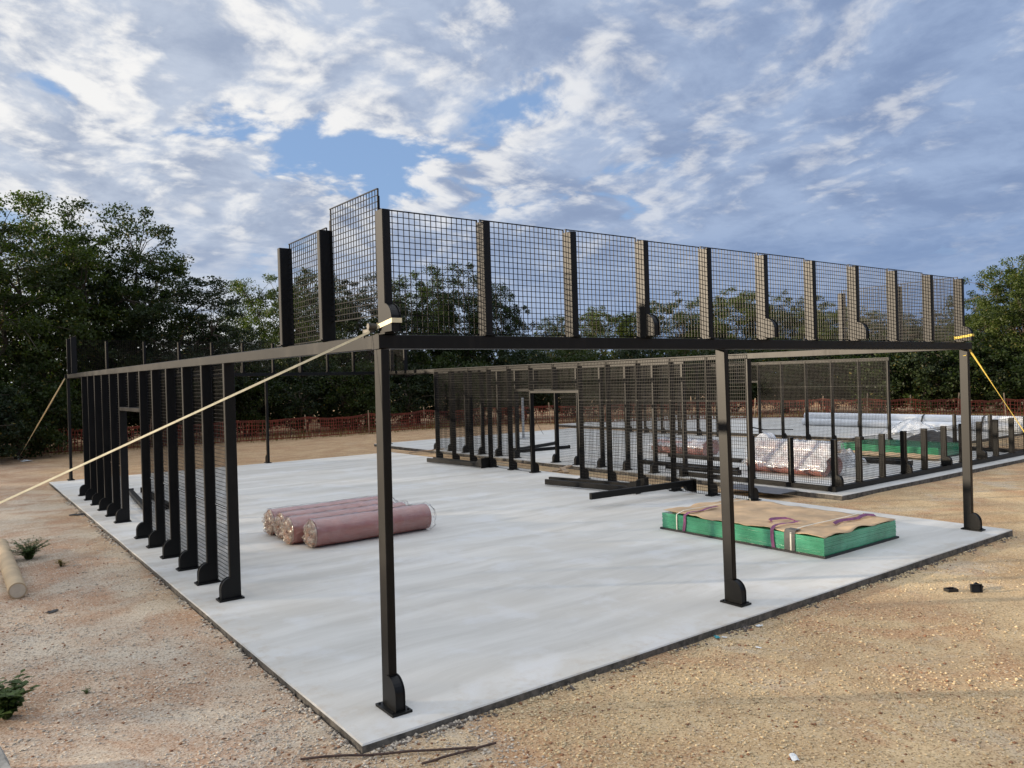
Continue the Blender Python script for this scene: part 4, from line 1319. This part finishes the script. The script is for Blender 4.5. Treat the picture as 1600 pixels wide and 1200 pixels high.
# wood closing the view; unseen stretch behind the camera added to darken steel reflections
def woodland():
    rs = np.random.RandomState(77)
    pts = np.array([(-56, -14), (-51, -2), (-45, 12), (-38, 25), (-28, 37), (-16, 44), (-4, 46), (8, 48), (20, 50), (32, 52), (46, 54), (58, 48), (66, 38), (68, 26), (66, 14), (62, 2), (54, -14), (38, -28), (18, -35), (-4, -37), (-26, -34), (-44, -26), (-55, -16)], float)
    seg = np.diff(pts, axis=0); ln = np.linalg.norm(seg, axis=1); cum = np.concatenate([[0], np.cumsum(ln)])
    nc = 7600
    s = rs.uniform(0, cum[-1], nc); k = np.clip(np.searchsorted(cum, s) - 1, 0, len(seg) - 1)
    base = pts[k] + seg[k] * ((s - cum[k]) / ln[k])[:, None] + rs.normal(0, 2.2, (nc, 2))
    hmax = np.array([(4.6 if b[0] > -18 and b[1] > 0 else 9.3) + (1.6 if b[0] > -18 and b[1] > 0 else 0.9) * noise.noise((b[0] * 0.09, b[1] * 0.09, 3.0)) for b in base])  # taller where unseen, to shade the left ground and dim steel reflections
    zc_ = rs.uniform(0.05, 1, nc) * hmax
    c0 = np.concatenate([base, zc_[:, None]], 1)
    idx = np.repeat(np.arange(nc), 34); N = len(idx)
    g = rs.normal(size=(N, 3)) * np.array((0.75, 0.75, 0.45))
    c = c0[idx] + g; c[:, 2] = np.maximum(c[:, 2], 0.05)
    nv = rs.normal(size=(N, 3)) + np.array((0, 0, 0.7)); nv /= np.linalg.norm(nv, axis=1, keepdims=True)
    u = np.cross(nv, rs.normal(size=(N, 3))); u /= np.linalg.norm(u, axis=1, keepdims=True); w_ = np.cross(nv, u)
    L = rs.uniform(0.2, 0.42, (N, 1))
    V = np.stack([c - u * L * 0.5, c + w_ * L * 0.32, c + u * L * 0.5, c - w_ * L * 0.32], 1).reshape(-1, 3)
    me = np_mesh('woodland', V, np.arange(4 * N).reshape(-1, 4), LEAF3)
    tag(place(me, 'woodland'), 'dark woodland undergrowth behind the trees, with unseen wood added behind the camera', 'woodland', kind='stuff')
woodland()

# dry grass along the foot of the safety fence
def grass():
    rs = np.random.RandomState(9)
    V = []
    line = [(-4, 32.6), (4.5, 32.9), (11.5, 31.8), (18.5, 32.3), (22.0, 32.0), (28.2, 26.4), (33.8, 22.1), (37.2, 18.8), (37.4, 11.8), (37.8, 4.4)]
    for _ in range(5200):
        k = rs.randint(len(line) - 1); t = rs.rand()
        x = line[k][0] + (line[k + 1][0] - line[k][0]) * t + rs.normal(0, 0.45); y = line[k][1] + (line[k + 1][1] - line[k][1]) * t + rs.normal(0, 0.45)
        h = rs.uniform(0.12, 0.5) * (0.6 + 0.8 * max(0, noise.noise((x * 0.6, y * 0.6, 2)) + 0.3)); a = rs.uniform(0, 6.28); b = rs.uniform(0, 0.5) * h
        dx, dy = 0.012 * math.cos(a), 0.012 * math.sin(a)
        V += [(x - dx, y - dy, -0.09), (x + dx, y + dy, -0.09), (x + dx * 0.4 + b * math.cos(a + 1), y + dy * 0.4 + b * math.sin(a + 1), h - 0.08), (x - dx * 0.4 + b * math.cos(a + 1), y - dy * 0.4 + b * math.sin(a + 1), h - 0.08)]
    V = np.array(V)
    tag(place(np_mesh('dry_grass', V, np.arange(len(V)).reshape(-1, 4), STRAW), 'dry_grass'), 'dry straw coloured grass along the orange fence', 'grass', kind='stuff')
grass()
